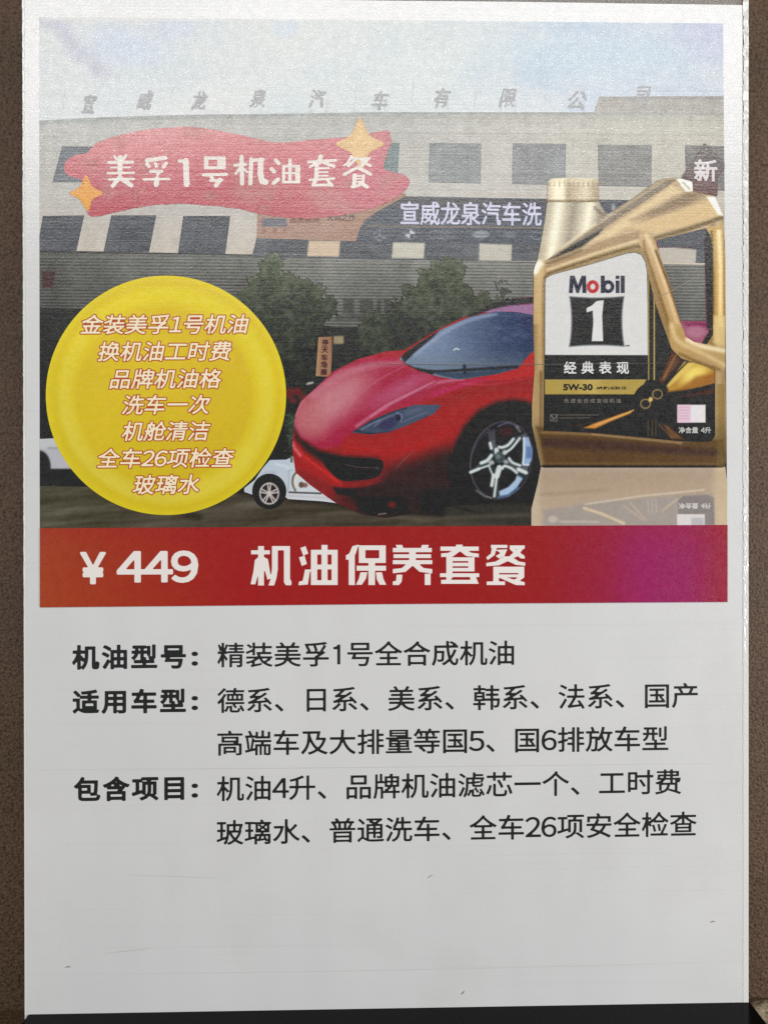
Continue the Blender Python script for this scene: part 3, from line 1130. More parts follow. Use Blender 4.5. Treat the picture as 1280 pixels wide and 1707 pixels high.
roof = Zr([(870, 215), (930, 186), (1020, 165), (1115, 160), (1115, 196), (1010, 198), (900, 232)])
A.poly(Zr([(880, 225), (960, 196), (1115, 185), (1115, 240), (1010, 222), (930, 226)]), (150, 116, 146), 5)
A.poly(Zr([(820, 240), (930, 186), (1020, 165), (1115, 160), (1115, 184), (1000, 196), (930, 212), (850, 242)]), (52, 52, 56), 4, .95)
A.poly(ARCH0, (36, 30, 32), 16)
A.poly(Zr([(640, 960), (830, 940), (900, 1040), (640, 1070)]), (40, 22, 24), 16, .9)
A.poly(Zr([(1010, 640), (1120, 600), (1120, 1000), (900, 1030), (860, 1000)]), (34, 31, 33), 4)
A.path(Zr([(585, 440), (470, 500), (380, 570), (330, 640)]), 2.2, (182, 112, 134), 3.5, .55, 5)
A.path(Zr([(700, 505), (600, 555), (500, 605), (440, 650)]), 1.8, (196, 140, 158), 2.6, .7, 5)
A.path(Zr([(705, 512), (610, 562), (512, 612)]), 1.8, (120, 28, 50), 3, .6, 5)
A.path(Zr([(800, 515), (920, 520), (1060, 500)]), 1.6, (196, 96, 122), 2.5, .6, 5)
A.path(Zr([(130, 650), (160, 590), (240, 520), (320, 460)]), 2.4, (186, 118, 130), 3.5, .6, 5)
A.path(Zr([(720, 640), (780, 700), (770, 800)]), 2, (126, 26, 30), 4, .6, 5)
A.path(Zr([(330, 770), (480, 790), (620, 770), (760, 700)]), 2, (176, 62, 62), 5, .5, 5)
A.grain(7, 3, 61)
A.path(Zr([(560, 905), (640, 905)]), 1, (80, 40, 40), 1.2, .5)
CAR = Zr([(122, 690), (130, 640), (150, 590), (205, 540), (285, 465), (385, 415), (500, 383), (575, 378), (640, 338), (735, 282), (850, 228), (930, 188), (1020, 166), (1115, 158),
          (1115, 900), (1060, 990), (900, 1010), (780, 1015), (640, 1045), (500, 1066), (400, 1052), (290, 1002), (190, 932), (130, 880), (118, 800), (118, 750)])
redcar = A.build("red_car_picture", 7, A.inside(CAR), poster)

# windscreen
A = Art(660, 510, 898, 632, 1.3)
X, Y = A.X, A.Y
tx = np.clip((X - 680) / 200, 0, 1)
for k, (l_, r_) in enumerate(((128, 58), (142, 68), (166, 92))):
    A.C[..., k] = np.interp(tx, [0, .3, .75, 1], [l_, l_ - 12, r_ + 14, r_])
A.put((Y - 596), (106, 118, 128), 44, .55)
A.poly(Zr([(560, 400), (640, 345), (720, 295), (690, 330), (600, 405), (575, 430)]), (34, 32, 36), 4)
A.path(Zr([(620, 395), (740, 305), (840, 256), (950, 228)]), 6, (150, 162, 186), 8, .7, 5)
A.path(Zr([(930, 222), (1110, 232)]), 3, (84, 92, 116), 4, .8)
A.path(Zr([(600, 452), (700, 466), (820, 460), (960, 452), (1040, 448)]), 4.5, (32, 36, 44), 3, 1, 4)
A.path(Zr([(580, 438), (620, 456), (690, 474)]), 4, (26, 28, 32), 2.5)
A.poly(Zr([(690, 472), (820, 470), (960, 456), (1040, 452), (960, 478), (800, 498), (740, 486)]), (64, 76, 92), 4)
A.path(Zr([(822, 442), (824, 470)]), 5, (40, 44, 54), 3)
A.path(Zr([(778, 378), (788, 371), (800, 376)]), 1.8, (214, 222, 226), 1.2)
for q in ((960, 290), (1030, 318), (1050, 300), (1070, 322), (990, 330)):
    A.oval(*Zr([q])[0], 6, 3, (96, 108, 134), 6, .5)
A.grain(6, 3, 62)
WS = Zr([(556, 415), (575, 392), (640, 345), (735, 290), (840, 244), (950, 219), (1040, 222), (1115, 236), (1115, 372), (1092, 392), (1042, 452), (960, 476), (800, 500), (720, 488), (640, 466), (590, 440)])
A.build("windscreen", 8, A.inside(WS), redcar)

# headlight
A = Art(578, 668, 742, 730, 1.2)
A.C[:] = (70, 80, 98)
A.put((A.X - 680), (78, 88, 108), 60, .7)
Zh = zoomed(480, 680, 4.571)
A.poly(Zh([(640, 150), (700, 100), (800, 50), (830, 130), (760, 170)]), (62, 60, 86), 6, .9)
A.path(Zh([(660, 140), (720, 90), (800, 55)]), 3, (104, 116, 134), 4, .8, 4)
A.path(Zh([(830, 40), (865, 60), (855, 100)]), 3.4, (128, 140, 160), 3, .8, 4)
A.oval(*Zh([(840, 75)])[0], 4.5, 6, (34, 38, 58), 3, .9)
A.path(Zh([(500, 170), (620, 195), (760, 190), (900, 150), (1060, 70)]), 4, (42, 52, 64), 4, .8, 4)
A.path(Zh([(900, 40), (1000, 10)]), 6, (100, 108, 124), 8, .6)
A.path(Zh([(520, 160), (640, 100), (800, 30), (900, 0)]), 2, (40, 48, 62), 2, .8, 4)
A.path(Zh([(560, 165), (640, 120), (700, 92)]), 1.6, (150, 160, 176), 1.8, .6)
A.path(Zh([(870, 110), (960, 70), (1060, 30)]), 1.6, (118, 128, 146), 2, .6)
A.grain(5, 3, 63)
HL = Zr([(358, 716), (440, 665), (540, 624), (620, 602), (728, 603), (695, 640), (600, 682), (510, 716), (430, 724)])
A.build("headlight", 8, A.inside(HL), redcar)

# grille
A = Art(528, 748, 648, 808, 1.2)
A.C[:] = (26, 22, 24)
A.path(Zr([(330, 846), (380, 858), (470, 862)]), 1.4, (112, 98, 96), 1.6, .8)
A.path(Zr([(255, 830), (330, 840), (440, 832)]), 2, (52, 40, 40), 3, .8)
A.path(Zr([(300, 880), (460, 880)]), 1.4, (48, 42, 42), 2, .8)
A.path(Zr([(460, 855), (470, 870)]), 2, (96, 90, 88), 2, .7)
A.grain(5, 3, 64)
A.build("grille", 8, A.inside(Zr([(232, 800), (330, 818), (462, 824), (488, 838), (486, 870), (462, 900), (400, 912), (316, 912), (262, 868), (238, 830)]), 4), redcar)

# wheel with five chrome spokes
Zw = zoomed(740, 660, 7.111)
A = Art(744, 656, 902, 846, 1.2)
A.C[:] = (34, 33, 36)
A.oval(836, 770, 62, 80, (26, 25, 27), 14, .8, 14)
A.path(Zw([(150, 700), (240, 420), (420, 220), (640, 110), (820, 80), (1000, 110)]), 10, (52, 42, 46), 14, .5, 4)
A.oval(835, 767, 51.5, 66, (98, 92, 102), 2, .9, 14)
A.oval(835.5, 767, 49.5, 64, (32, 31, 36), 2.5, 1, 14)
A.oval(*Zw([(740, 420)])[0], 14, 9, (78, 34, 34), 8, .7)
for q_ in ([(650, 610), (820, 500), (960, 440), (990, 490), (900, 540), (720, 690)], [(760, 740), (900, 825), (1005, 830), (975, 915), (860, 905), (690, 850)],
           [(600, 850), (690, 850), (645, 1000), (640, 1195), (580, 1195), (565, 1060)], [(570, 690), (440, 790), (320, 880), (310, 915), (420, 868), (580, 815)],
           [(520, 440), (600, 420), (610, 560), (670, 690), (600, 700), (545, 600)]):
    A.poly(Zw(q_), (98, 104, 108), 5, .85)
A.poly(Zw([(510, 400), (610, 380), (600, 520), (540, 530)]), (70, 66, 74), 5, .8)
A.path(Zw([(640, 360), (760, 320), (880, 370)]), 3, (104, 102, 122), 3, .8, 4)
A.path(Zw([(860, 370), (900, 420)]), 4, (150, 152, 150), 4, .6)
chrome, mid, blue = (204, 212, 212), (112, 120, 124), (140, 164, 192)
A.poly(Zw([(950, 490), (1000, 490), (1045, 640), (1035, 760), (1000, 830), (920, 820), (940, 720), (940, 600)]), (146, 168, 196), 3)
A.poly(Zw([(970, 600), (1040, 600), (1040, 740), (970, 740)]), (90, 114, 154), 6, .9)
A.path(Zw([(945, 500), (945, 640), (935, 800)]), 3, (206, 218, 228), 2.5)
A.path(Zw([(900, 820), (1000, 815)]), 2.6, (196, 206, 212), 2)
A.poly(Zw([(870, 920), (940, 970), (860, 1090), (760, 1170), (660, 1190), (650, 1130), (760, 1080), (840, 1000)]), (160, 182, 206), 3)
A.path(Zw([(640, 1200), (760, 1180), (880, 1090)]), 3, (92, 124, 164), 3, .8)
for q, w in (([(545, 560), (560, 620), (620, 700)], 5), ([(820, 500), (760, 570), (690, 610), (650, 610)], 5.5), ([(900, 490), (800, 610), (700, 690)], 4.5),
             ([(440, 800), (520, 760), (560, 700)], 6), ([(310, 905), (420, 860), (560, 810)], 5), ([(540, 830), (570, 900), (590, 960), (570, 1060)], 6),
             ([(650, 850), (630, 950), (610, 1060), (595, 1190)], 7), ([(680, 860), (740, 830), (860, 900), (960, 960)], 6), ([(770, 740), (820, 790), (900, 830)], 5),
             ([(620, 640), (640, 680)], 7)):
    A.path(Zw(q), w + 3, (52, 60, 62), 3, .9, 4)
for q, w in (([(545, 560), (560, 620)], 4), ([(820, 510), (760, 580), (690, 610), (650, 605)], 3.6), ([(895, 500), (800, 620), (710, 680)], 3),
             ([(440, 795), (510, 765), (560, 705)], 4.5), ([(315, 905), (410, 865)], 4), ([(410, 865), (540, 820)], 2.4), ([(535, 840), (575, 940)], 2), ([(585, 940), (565, 1060)], 4.4),
             ([(655, 850), (625, 950)], 7), ([(625, 950), (595, 1190)], 3), ([(690, 860), (720, 830), (800, 860), (860, 910)], 3.4), ([(880, 870), (970, 910)], 5),
             ([(770, 740), (810, 790), (900, 825)], 3.2), ([(620, 640), (625, 680)], 6)):
    A.path(Zw(q), w * 1.25, chrome, 2.4, .95, 4)
A.oval(*Zw([(660, 730)])[0], 9, 10, (70, 80, 82), 4, .9)
A.oval(*Zw([(640, 720)])[0], 4, 3.5, (118, 128, 128), 3, .8)
A.oval(*Zw([(560, 790)])[0], 5, 3.5, (190, 196, 196), 3, .8)
A.oval(*Zw([(720, 670)])[0], 4, 4, (190, 196, 196), 3, .8)
A.oval(*Zw([(730, 780)])[0], 4, 3.5, (170, 178, 178), 3, .8)
A.path(Zw([(380, 1120), (480, 1190), (560, 1210)]), 2.5, (130, 128, 128), 2, .8)
A.path(Zw([(305, 830), (330, 700), (420, 520), (540, 400)]), 2.5, (78, 72, 80), 2.5, .8, 4)
A.grain(6, 2.5, 65)
ARCH = Zw([(90, 940), (95, 760), (160, 560), (260, 370), (420, 200), (620, 95), (820, 66), (980, 90), (1040, 140), (1080, 520), (1140, 860), (1060, 960), (980, 1040), (880, 1140), (740, 1220), (600, 1250), (420, 1250), (200, 1230), (110, 1150)])
A.build("wheel", 9, A.inside(ARCH, 4), redcar)

# ================================================================== the oil bottle
ZA, ZB, ZC = zoomed(880, 280, 3.765), zoomed(880, 420, 3.765), zoomed(880, 620, 3.765)
G1, G2, G3, G4 = (196, 168, 122), (164, 132, 88), (122, 96, 62), (214, 190, 146)

# pale reflection of the bottle on the table of the picture
A = Art(880, 772, 1216, 884, 1.5)
X, Y = A.X, A.Y
A.C[:] = (164, 146, 128)
A.C += ((Y - 800) * .20)[..., None]
A.put((Y - 786) * -1, (170, 156, 144), 14, .7)
A.put(-(X - 900), (186, 172, 150), 16, .8)
A.put((X - 1188), (196, 178, 148), 16, .6)
A.poly([(905, 850), (1000, 836), (1100, 828), (1188, 824), (1190, 890), (905, 890)], (150, 144, 140), 10, .8)
A.poly(ZC([(940, 780), (1120, 770), (1165, 790), (1168, 960), (940, 960)]), (126, 120, 118), 4, .9)
A.path(ZC([(360, 830), (700, 780), (1100, 740)]), 2.4, (202, 190, 172), 3, .9)
A.path(ZC([(80, 770), (500, 740)]), 5, (150, 132, 114), 8, .6)
A.path(ZC([(350, 855), (460, 890), (600, 950)]), 4.5, (206, 188, 158), 4, .9)
for x in (750, 775, 800):
    A.path(ZC([(x, 800), (x + 4, 880)]), 1.6, (184, 176, 166), 2, .8)
for q in ([(840, 870), (960, 780)], [(870, 850), (930, 800)], [(600, 840), (720, 930)], [(640, 820), (740, 930)]):
    A.path(ZC(q), 3, (182, 166, 146), 4, .7)
A.rect(1128, 857, 1174, 890, (206, 202, 202), 2)
A.rect(1152, 863, 1172, 890, (176, 174, 176), 3)
A.oval(*ZC([(155, 925)])[0], 8, 6, (186, 176, 164), 4, .8)
A.path(ZC([(200, 940), (440, 940)]), 3, (192, 182, 170), 3, .7)
A.grain(6, 3, 66)
refl = A.build("bottle_reflection", 10, np.minimum(A.inside(ZC([(80, 596), (1235, 596), (1248, 700), (1246, 985), (20, 985), (20, 860), (60, 700)])), A.inside([(800, 700), (1211.5, 700), (1211.5, 876), (800, 877.5)])), poster)
letter("净含量 4升", *[ZC([(945, 0)])[0][0], ZC([(1145, 0)])[0][0]], 843.5, 843.5, 11, ink_mat("mirrored_letters", (188, 184, 182), 844), refl, 0.4, height=9, flip=True)

A = Art(880, 290, 1216, 786, 1.3)
X, Y = A.X, A.Y
tx = np.interp(X, [886, 892, 900, 907, 914, 1180, 1188, 1196, 1208], [0, .55, .85, .3, .4, .4, .35, .8, .4])
A.C = np.array(G3)[None, None] * (1 - tx[..., None]) + np.array(G1)[None, None] * tx[..., None]
# neck, lit in vertical bands
nx = X - np.interp(Y, [337, 431], [912, 897])
nw = np.interp(nx, [0, 8, 20, 34, 46, 58, 72, 90, 110], [.5, .6, 1.0, .6, .35, .62, .95, .35, .5])
neck = np.array((112, 92, 68))[None, None] * (1 - nw[..., None]) + np.array((226, 208, 172))[None, None] * nw[..., None]
A.poly(ZA([(112, 210), (452, 212), (480, 270), (540, 280), (400, 480), (100, 600), (40, 640), (75, 500)]), neck, 2)
A.path(ZA([(420, 250), (470, 300), (500, 270)]), 5, (122, 100, 76), 5, .7)
# left shoulder and frame
A.poly(ZA([(34, 650), (60, 600), (110, 570), (110, 680), (80, 720), (80, 980), (30, 980)]), (190, 160, 112), 5, .8)
A.path(ZA([(42, 650), (70, 600)]), 10, (236, 222, 196), 10, .9)
# handle: long wedge rising to the upper corner
A.poly(ZA([(100, 590), (440, 345), (640, 210), (830, 76), (880, 64), (950, 66), (1035, 140), (1175, 180), (1226, 310), (1110, 380), (800, 452), (770, 420), (720, 400), (440, 470), (110, 640)]), (176, 146, 106), 2)
A.poly(ZA([(100, 590), (380, 395), (620, 225), (840, 80), (930, 70), (880, 110), (640, 270), (400, 430), (200, 540)]), (140, 118, 92), 4)
A.path(ZA([(160, 545), (420, 365), (660, 205), (850, 85)]), 3, (172, 150, 116), 4, .8)
A.path(ZA([(210, 500), (420, 350)]), 3.4, (206, 184, 146), 4, .7)
A.poly(ZA([(130, 575), (300, 470), (470, 380), (440, 420), (330, 500), (180, 560)]), (86, 76, 60), 5)
A.poly(ZA([(380, 470), (640, 290), (900, 110), (990, 150), (860, 240), (660, 350), (520, 430)]), (198, 168, 122), 9)
A.poly(ZA([(640, 330), (900, 190), (1000, 150), (1110, 165), (1000, 230), (800, 300)]), (140, 114, 84), 14, .85)
A.poly(ZA([(600, 380), (820, 310), (1100, 210), (1160, 190), (1215, 300), (1040, 350), (800, 410), (700, 390)]), (192, 160, 112), 8)
A.path(ZA([(800, 440), (1000, 385), (1215, 312)]), 7, (120, 98, 66), 6, .9)
A.poly(ZA([(930, 70), (960, 66), (1036, 90), (1030, 145), (990, 150)]), (228, 214, 186), 4)
A.path(ZA([(970, 90), (1010, 130)]), 3, (150, 130, 100), 4, .8)
A.poly(ZA([(1120, 180), (1172, 182), (1222, 300), (1190, 290)]), (226, 214, 190), 5)
# shoulder band above the label
A.poly(ZA([(110, 600), (300, 530), (520, 440), (700, 395), (770, 430), (720, 450), (500, 510), (140, 650), (100, 690)]), (158, 128, 90), 6)
A.path(ZA([(120, 640), (440, 530), (640, 470), (720, 450)]), 5, (204, 176, 132), 6, .85)
A.path(ZA([(120, 600), (330, 520)]), 4, (112, 90, 62), 6, .7)
A.path(ZA([(100, 690), (130, 660), (400, 570), (640, 500), (700, 490)]), 3, (100, 78, 48), 5, .7)
# right rail of the label, running down beside the hole
A.poly(ZA([(700, 400), (770, 410), (815, 520), (880, 700), (975, 1000), (905, 1000), (800, 700), (745, 540), (690, 470)]), (178, 146, 102), 4)
A.path(ZA([(740, 420), (800, 560), (880, 800), (940, 1000)]), 6, (206, 176, 132), 7, .85, 4)
A.path(ZA([(800, 520), (870, 700), (960, 960)]), 4, (112, 82, 50), 4, .85)
A.path(ZA([(725, 460), (735, 520), (800, 720), (880, 980)]), 4, (130, 100, 62), 5, .7, 4)
A.poly(ZB([(880, 430), (975, 470), (1000, 540), (1180, 600), (1236, 640), (1236, 740), (1180, 720), (960, 670), (890, 600)]), (176, 146, 98), 5)
A.path(ZB([(900, 460), (940, 560), (1100, 640), (1230, 710)]), 7, (206, 180, 134), 8, .8, 4)
A.path(ZB([(1000, 550), (1080, 590), (1230, 620)]), 7, (232, 216, 184), 9, .8, 4)
A.path(ZB([(950, 640), (1060, 690), (1200, 740)]), 5, (120, 92, 54), 6, .7, 4)
# right post beside the hole
A.poly(ZA([(1120, 370), (1215, 360), (1236, 500), (1236, 1000), (1150, 1000), (1150, 450)]), (178, 144, 90), 4)
A.path(ZA([(1195, 400), (1205, 620), (1205, 980)]), 7, (222, 194, 140), 7, .9)
A.path(ZA([(1226, 400), (1232, 980)]), 3, (150, 116, 66), 4, .8)
A.path(ZA([(1150, 400), (1160, 700), (1160, 980)]), 4, (112, 86, 48), 5, .8)
A.poly(ZB([(1160, 400), (1236, 400), (1236, 600), (1160, 570)]), (206, 180, 128), 7, .8)
# foot of the bottle
A.poly(ZC([(22, 330), (100, 350), (420, 385), (960, 440), (1245, 420), (1245, 600), (80, 600)]), (116, 88, 54), 6)
A.poly(ZC([(85, 410), (400, 420), (960, 470), (1240, 490), (1240, 530), (500, 500), (90, 470)]), (84, 60, 36), 14, .8)
A.poly(ZC([(90, 500), (600, 520), (1240, 540), (1240, 560), (90, 580)]), (112, 82, 50), 10, .7)
A.path(ZC([(85, 380), (420, 395), (960, 445)]), 3.4, (162, 128, 88), 4, .8, 4)
A.path(ZC([(400, 392), (960, 448)]), 2.2, (196, 164, 122), 3, .7)
A.path(ZC([(30, 340), (60, 440), (85, 585)]), 8, (176, 150, 104), 7, .8, 4)
A.path(ZC([(75, 590), (110, 598)]), 4, (204, 186, 152), 4, .8)
A.path(ZC([(90, 594), (1180, 596), (1236, 580)]), 5, (44, 34, 24), 4, .95, 0)
A.path(ZC([(100, 575), (1200, 578)]), 4, (138, 108, 66), 5, .7)
A.put((X - 1192) * np.where(Y > 640, 1, 0) - 2, (136, 112, 64), 6, .7)
A.path(ZC([(1236, 60), (1240, 500)]), 2.2, (172, 146, 100), 3, .9)
A.path(ZC([(35, 0), (30, 330)]), 7, (182, 156, 110), 6, .8)
A.path(ZC([(80, 0), (78, 360)]), 5, (112, 88, 54), 6, .8)
k_ = np.interp(Y, [300, 400, 470, 560], [.55, .5, .3, 0])[..., None]
A.C = A.C * .88 + A.C.mean(-1, keepdims=True) * .12
k_ = np.interp(Y, [300, 400, 470, 560], [1, .9, .45, 0])[..., None]
A.C = A.C * (1 - k_) + (A.C * .86 + np.array((44, 46, 48))) * k_
m_ = np.interp(Y, [300, 420, 560], [190, 168, 150])[..., None] * np.array((1, .87, .69))
c_ = np.interp(Y, [300, 560, 620], [1.55, 1.35, 1])[..., None]
A.C = np.clip(m_ + (A.C - m_) * c_, 40, 240)
A.C *= np.interp(Y, [690, 730], [1, .8])[..., None]
A.grain(7, 3, 67)
OUT = ZA([(128, 215), (118, 220), (110, 300), (75, 500), (58, 580), (40, 620), (34, 660), (32, 1000)]) + ZC([(40, 0), (24, 210), (24, 335), (78, 590), (96, 601), (1222, 601), (1243, 570), (1246, 500), (1236, 0)]) + \
      ZA([(1236, 900), (1236, 560), (1226, 380), (1226, 300), (1172, 178), (1112, 160), (1036, 142), (1030, 84), (950, 64), (880, 62), (820, 74), (640, 200), (500, 290), (470, 262), (448, 215)])
HOLE = ZA([(800, 455), (960, 415), (1112, 378), (1140, 420), (1156, 500), (1158, 700), (1158, 980)]) + ZB([(1158, 520), (1120, 580), (1040, 565), (985, 530), (975, 490)]) + ZA([(965, 1000), (880, 700), (818, 520)])
sd_b = np.minimum(A.inside(OUT), -A.inside(HOLE))
bottle = A.build("oil_bottle_picture", 11, np.minimum(sd_b, 1209.5 - X), poster)

# what shows through the handle: dark post shade and a piece of the red car
A = Art(1088, 376, 1196, 576, 1.6)
A.C[:] = (150, 92, 112)
A.put(A.inside(ZB([(975, 440), (1120, 440), (1120, 470), (1000, 470)])), (120, 52, 84), 5, .8)
A.oval(*ZB([(1050, 500)])[0], 16, 10, (176, 128, 146), 9, .7)
A.poly(ZA([(1105, 370), (1165, 370), (1165, 1010), (1120, 1010)]), (62, 56, 50), 6)
A.poly(ZA([(800, 440), (1120, 370), (1120, 430), (1060, 500), (820, 500)]), (108, 110, 114), 6)
A.poly(ZB([(1120, 520), (1165, 480), (1165, 590), (1080, 590)]), (34, 28, 26), 4)
A.path(ZA([(930, 700), (1080, 600)]), 1.2, (150, 146, 140), 1.2, .5)
A.grain(7, 2.5, 68)
s1 = np.maximum(np.maximum(A.inside(ZB([(960, 432), (1130, 436), (1130, 600), (960, 600)])), A.inside(ZA([(1105, 370), (1175, 370), (1175, 1010), (1118, 1010), (1112, 700)]))),
                A.inside(ZA([(795, 430), (1120, 360), (1120, 430), (1060, 495), (815, 500)])))
A.build("handle_shade", 10, np.minimum(s1, 1209 - A.X), bottle)

# screw cap
A = Art(908, 292, 1004, 342, 1.2)
cw = np.interp(A.X, [911, 918, 926, 938, 946, 958, 976, 990, 999], [.5, .75, 1, .95, .4, .55, .75, .45, .3])
A.C = np.array((116, 98, 74))[None, None] * (1 - cw[..., None]) + np.array((226, 214, 184))[None, None] * cw[..., None]
A.rect(908, 296, 1004, 304, (206, 194, 164), 4, .5)
for x in range(916, 1000, 8):
    A.path([(x, 303), (x, 311)], 1.6, (128, 110, 84), 1.6, .6)
A.rect(908, 333, 1004, 340, (112, 94, 70), 4, .7)
A.C = A.C * 1.05 + np.array((14, 18, 24))
A.grain(7, 2.5, 69)
A.build("cap", 12, A.inside(ZA([(126, 80), (150, 66), (240, 62), (330, 62), (430, 68), (442, 82), (446, 214), (118, 214)])), bottle)

# label
A = Art(902, 414, 1196, 742, 1.0)
X, Y = A.X, A.Y
A.C[:] = (30, 29, 29)
A.C += ((fbm(X, Y, 40, 71) - .5) * 10)[..., None]
# rays of light behind the emblem
A.poly(ZB([(770, 400), (1000, 700), (860, 830), (770, 790)]), (44, 40, 34), 8)
A.poly(ZB([(900, 620), (960, 680), (840, 830), (820, 810)]), (110, 78, 52), 8, .8)
A.path(ZB([(930, 640), (850, 790)]), 2.4, (164, 122, 92), 3, .7)
A.poly(ZB([(980, 690), (1060, 690), (1170, 740), (1172, 830), (1000, 860), (880, 880), (870, 850)]), (170, 132, 66), 8)
A.oval(*ZB([(1040, 770)])[0], 22, 14, (226, 206, 116), 20, .95, -30)
A.poly(ZB([(980, 690), (1050, 695), (880, 850), (866, 840)]), (214, 190, 112), 5, .8)
A.poly(ZB([(1050, 780), (1170, 760), (1172, 830), (940, 870)]), (140, 92, 48), 10, .8)
A.path(ZB([(860, 830), (1000, 690)]), 2, (22, 20, 18), 2)
A.path(ZB([(880, 905), (1040, 870), (1172, 830)]), 3.2, (28, 24, 22), 3)
A.poly(ZB([(900, 915), (1172, 850), (1172, 960), (940, 950)]), (92, 66, 46), 10, .8)
A.poly(ZC([(880, 170), (1172, 140), (1172, 440), (960, 430)]), (34, 33, 33), 10, .95)
A.poly(ZC([(345, 352), (420, 320), (560, 270), (665, 235), (640, 262), (520, 310), (420, 356)]), (186, 132, 70), 3)
A.path(ZC([(420, 335), (560, 282), (660, 240)]), 1.4, (216, 184, 130), 1.6, .8)
A.poly(ZC([(180, 350), (340, 320), (420, 300), (340, 345)]), (72, 60, 48), 5, .7)
A.poly(ZC([(840, 320), (880, 340), (980, 425), (900, 420)]), (122, 88, 60), 6, .8)
A.path(ZC([(820, 330), (900, 415)]), 2, (150, 112, 84), 3, .7)
A.poly(ZC([(560, 300), (680, 290), (720, 400), (520, 390)]), (46, 38, 32), 10, .7)
for x in (752, 778, 800):
    A.path(ZC([(x, 300), (x, 400)]), 1.8, (120, 104, 80), 2, .7)
A.poly(ZC([(95, 370), (420, 380), (960, 430), (960, 460), (95, 460)]), (66, 48, 34), 6, .8)
for x, cc in ((755, (150, 136, 84)), (790, (176, 160, 104))):
    A.path(ZB([(x, 160), (x, 800)]), 2.4, cc, 1.6)
# white field
WH = ZA([(107, 720), (112, 690), (150, 670), (400, 602), (620, 536), (670, 530), (710, 545), (735, 590), (746, 660), (748, 860)]) + ZB([(750, 648), (105, 646)])
A.poly(WH, (210, 210, 209), 1.4)
A.path(ZB([(750, 180), (752, 646)]), 1.4, (176, 168, 140), 1.5, .7)
A.poly(ZB([(104, 650), (748, 650), (748, 800), (104, 800)]), (28, 27, 28), 1.4)
A.poly(ZB([(104, 802), (740, 802), (690, 894), (104, 894)]), (166, 146, 84), 1.6)
A.put(-np.abs(X - 985) + 14 + np.where((Y > 633) & (Y < 657), 0, -99), (190, 170, 106), 30, .6)
A.path(ZB([(104, 802), (740, 802)]), 1.2, (186, 166, 108), 1.4, .7)
# round emblem
A.oval(1084.5, 668, 29.5, 29.5, (24, 22, 22), 1.5)
A.oval(1084.5, 668, 25, 25, (38, 33, 28), 3, .7)
for cx, cy in (ZC([(735, 200)])[0], ZC([(810, 140)])[0]):
    tt = np.linspace(0, 2 * math.pi, 20)
    A.path([(cx + 8 * math.cos(q), cy + 7.5 * math.sin(q)) for q in tt], 2.4, (150, 132, 96), 1.8, .9)
A.oval(*ZC([(768, 172)])[0], 3.5, 4, (226, 196, 130), 3, .9)
# brand name
NAVY, RED = (50, 54, 80), (176, 48, 58)
def z(q): return ZA(q)
A.poly(z([(255, 785), (262, 676), (290, 676), (312, 735), (335, 676), (362, 676), (366, 785), (340, 785), (338, 725), (318, 785), (302, 785), (284, 725), (280, 785)]), NAVY, 1.1)
cx, cy = z([(405, 745)])[0]
A.oval(cx, cy, 10.2, 10.8, RED, 1.1)
A.oval(cx, cy, 4.2, 4.8, (212, 208, 208), 1.1)
A.poly(z([(455, 676), (480, 676), (480, 785), (455, 785)]), NAVY, 1.1)
cx, cy = z([(500, 745)])[0]
A.oval(cx, cy, 10.6, 10.8, NAVY, 1.1)
A.oval(cx + .5, cy, 4.2, 4.8, (208, 208, 210), 1.1)
A.poly(z([(548, 706), (572, 706), (572, 785), (548, 785)]), NAVY, 1.1)
A.poly(z([(548, 676), (572, 676), (572, 696), (548, 696)]), NAVY, 1.1)
A.poly(z([(580, 676), (605, 676), (605, 785), (580, 785)]), NAVY, 1.1)
# block with the numeral
blk = []
for (a_, b_), (c_, d_), bow in (((256, 276), (604, 276), (0, 9)), ((604, 276), (606, 596), (-14, 0)), ((606, 596), (254, 598), (0, -9)), ((254, 598), (256, 276), (14, 0))):
    for t_ in np.linspace(0, 1, 8, endpoint=False):
        w_ = 4 * t_ * (1 - t_)
        blk.append((a_ + (c_ - a_) * t_ + bow[0] * w_, b_ + (d_ - b_) * t_ + bow[1] * w_))
A.poly(ZB(blk), (128, 130, 132), 1.4)
mid_ = np.array(blk).mean(0)
A.poly(ZB([tuple(mid_ + (np.array(q) - mid_) * .945) for q in blk]), (36, 36, 37), 2.4)
A.poly(ZB([(366, 352), (400, 335), (428, 308), (474, 302), (464, 400), (470, 560), (398, 560), (408, 440), (404, 368), (366, 380)]), (214, 214, 213), 1.3)
A.path(ZB([(612, 588), (634, 588)]), 1.6, (60, 60, 60), 1.2)
# small print block, code patch left blank
A.poly(ZC([(935, 206), (1112, 206), (1112, 318), (935, 318)]), (216, 212, 214), 1.4)
A.poly(ZC([(935, 206), (1020, 206), (1020, 318), (935, 318)]), (212, 186, 200), 1.6)
for y in (222, 240, 258, 276, 294):
    A.path(ZC([(945, y), (1008, y)]), 1.2, (186, 146, 166), 1.4, .6)
q = ZC([(140, 268), (180, 308)])
A.path([q[0], (q[1][0], q[0][1]), q[1], (q[0][0], q[1][1]), q[0]], 1.2, (160, 156, 150), 1.2, .7)
A.path(ZC([(145, 275), (160, 290), (150, 300)]), 1.6, (170, 166, 160), 1.2, .7)
A.path(ZC([(182, 270), (165, 300)]), 1.6, (170, 166, 160), 1.2, .6)
for i, y in enumerate((270, 288)):
    for x in range(195, 440 - i * 60, 14):
        A.path(ZC([(x, y), (x + 9, y)]), 1.8, (128, 120, 112), 1.2, .6)
A.grain(5, 3, 72)
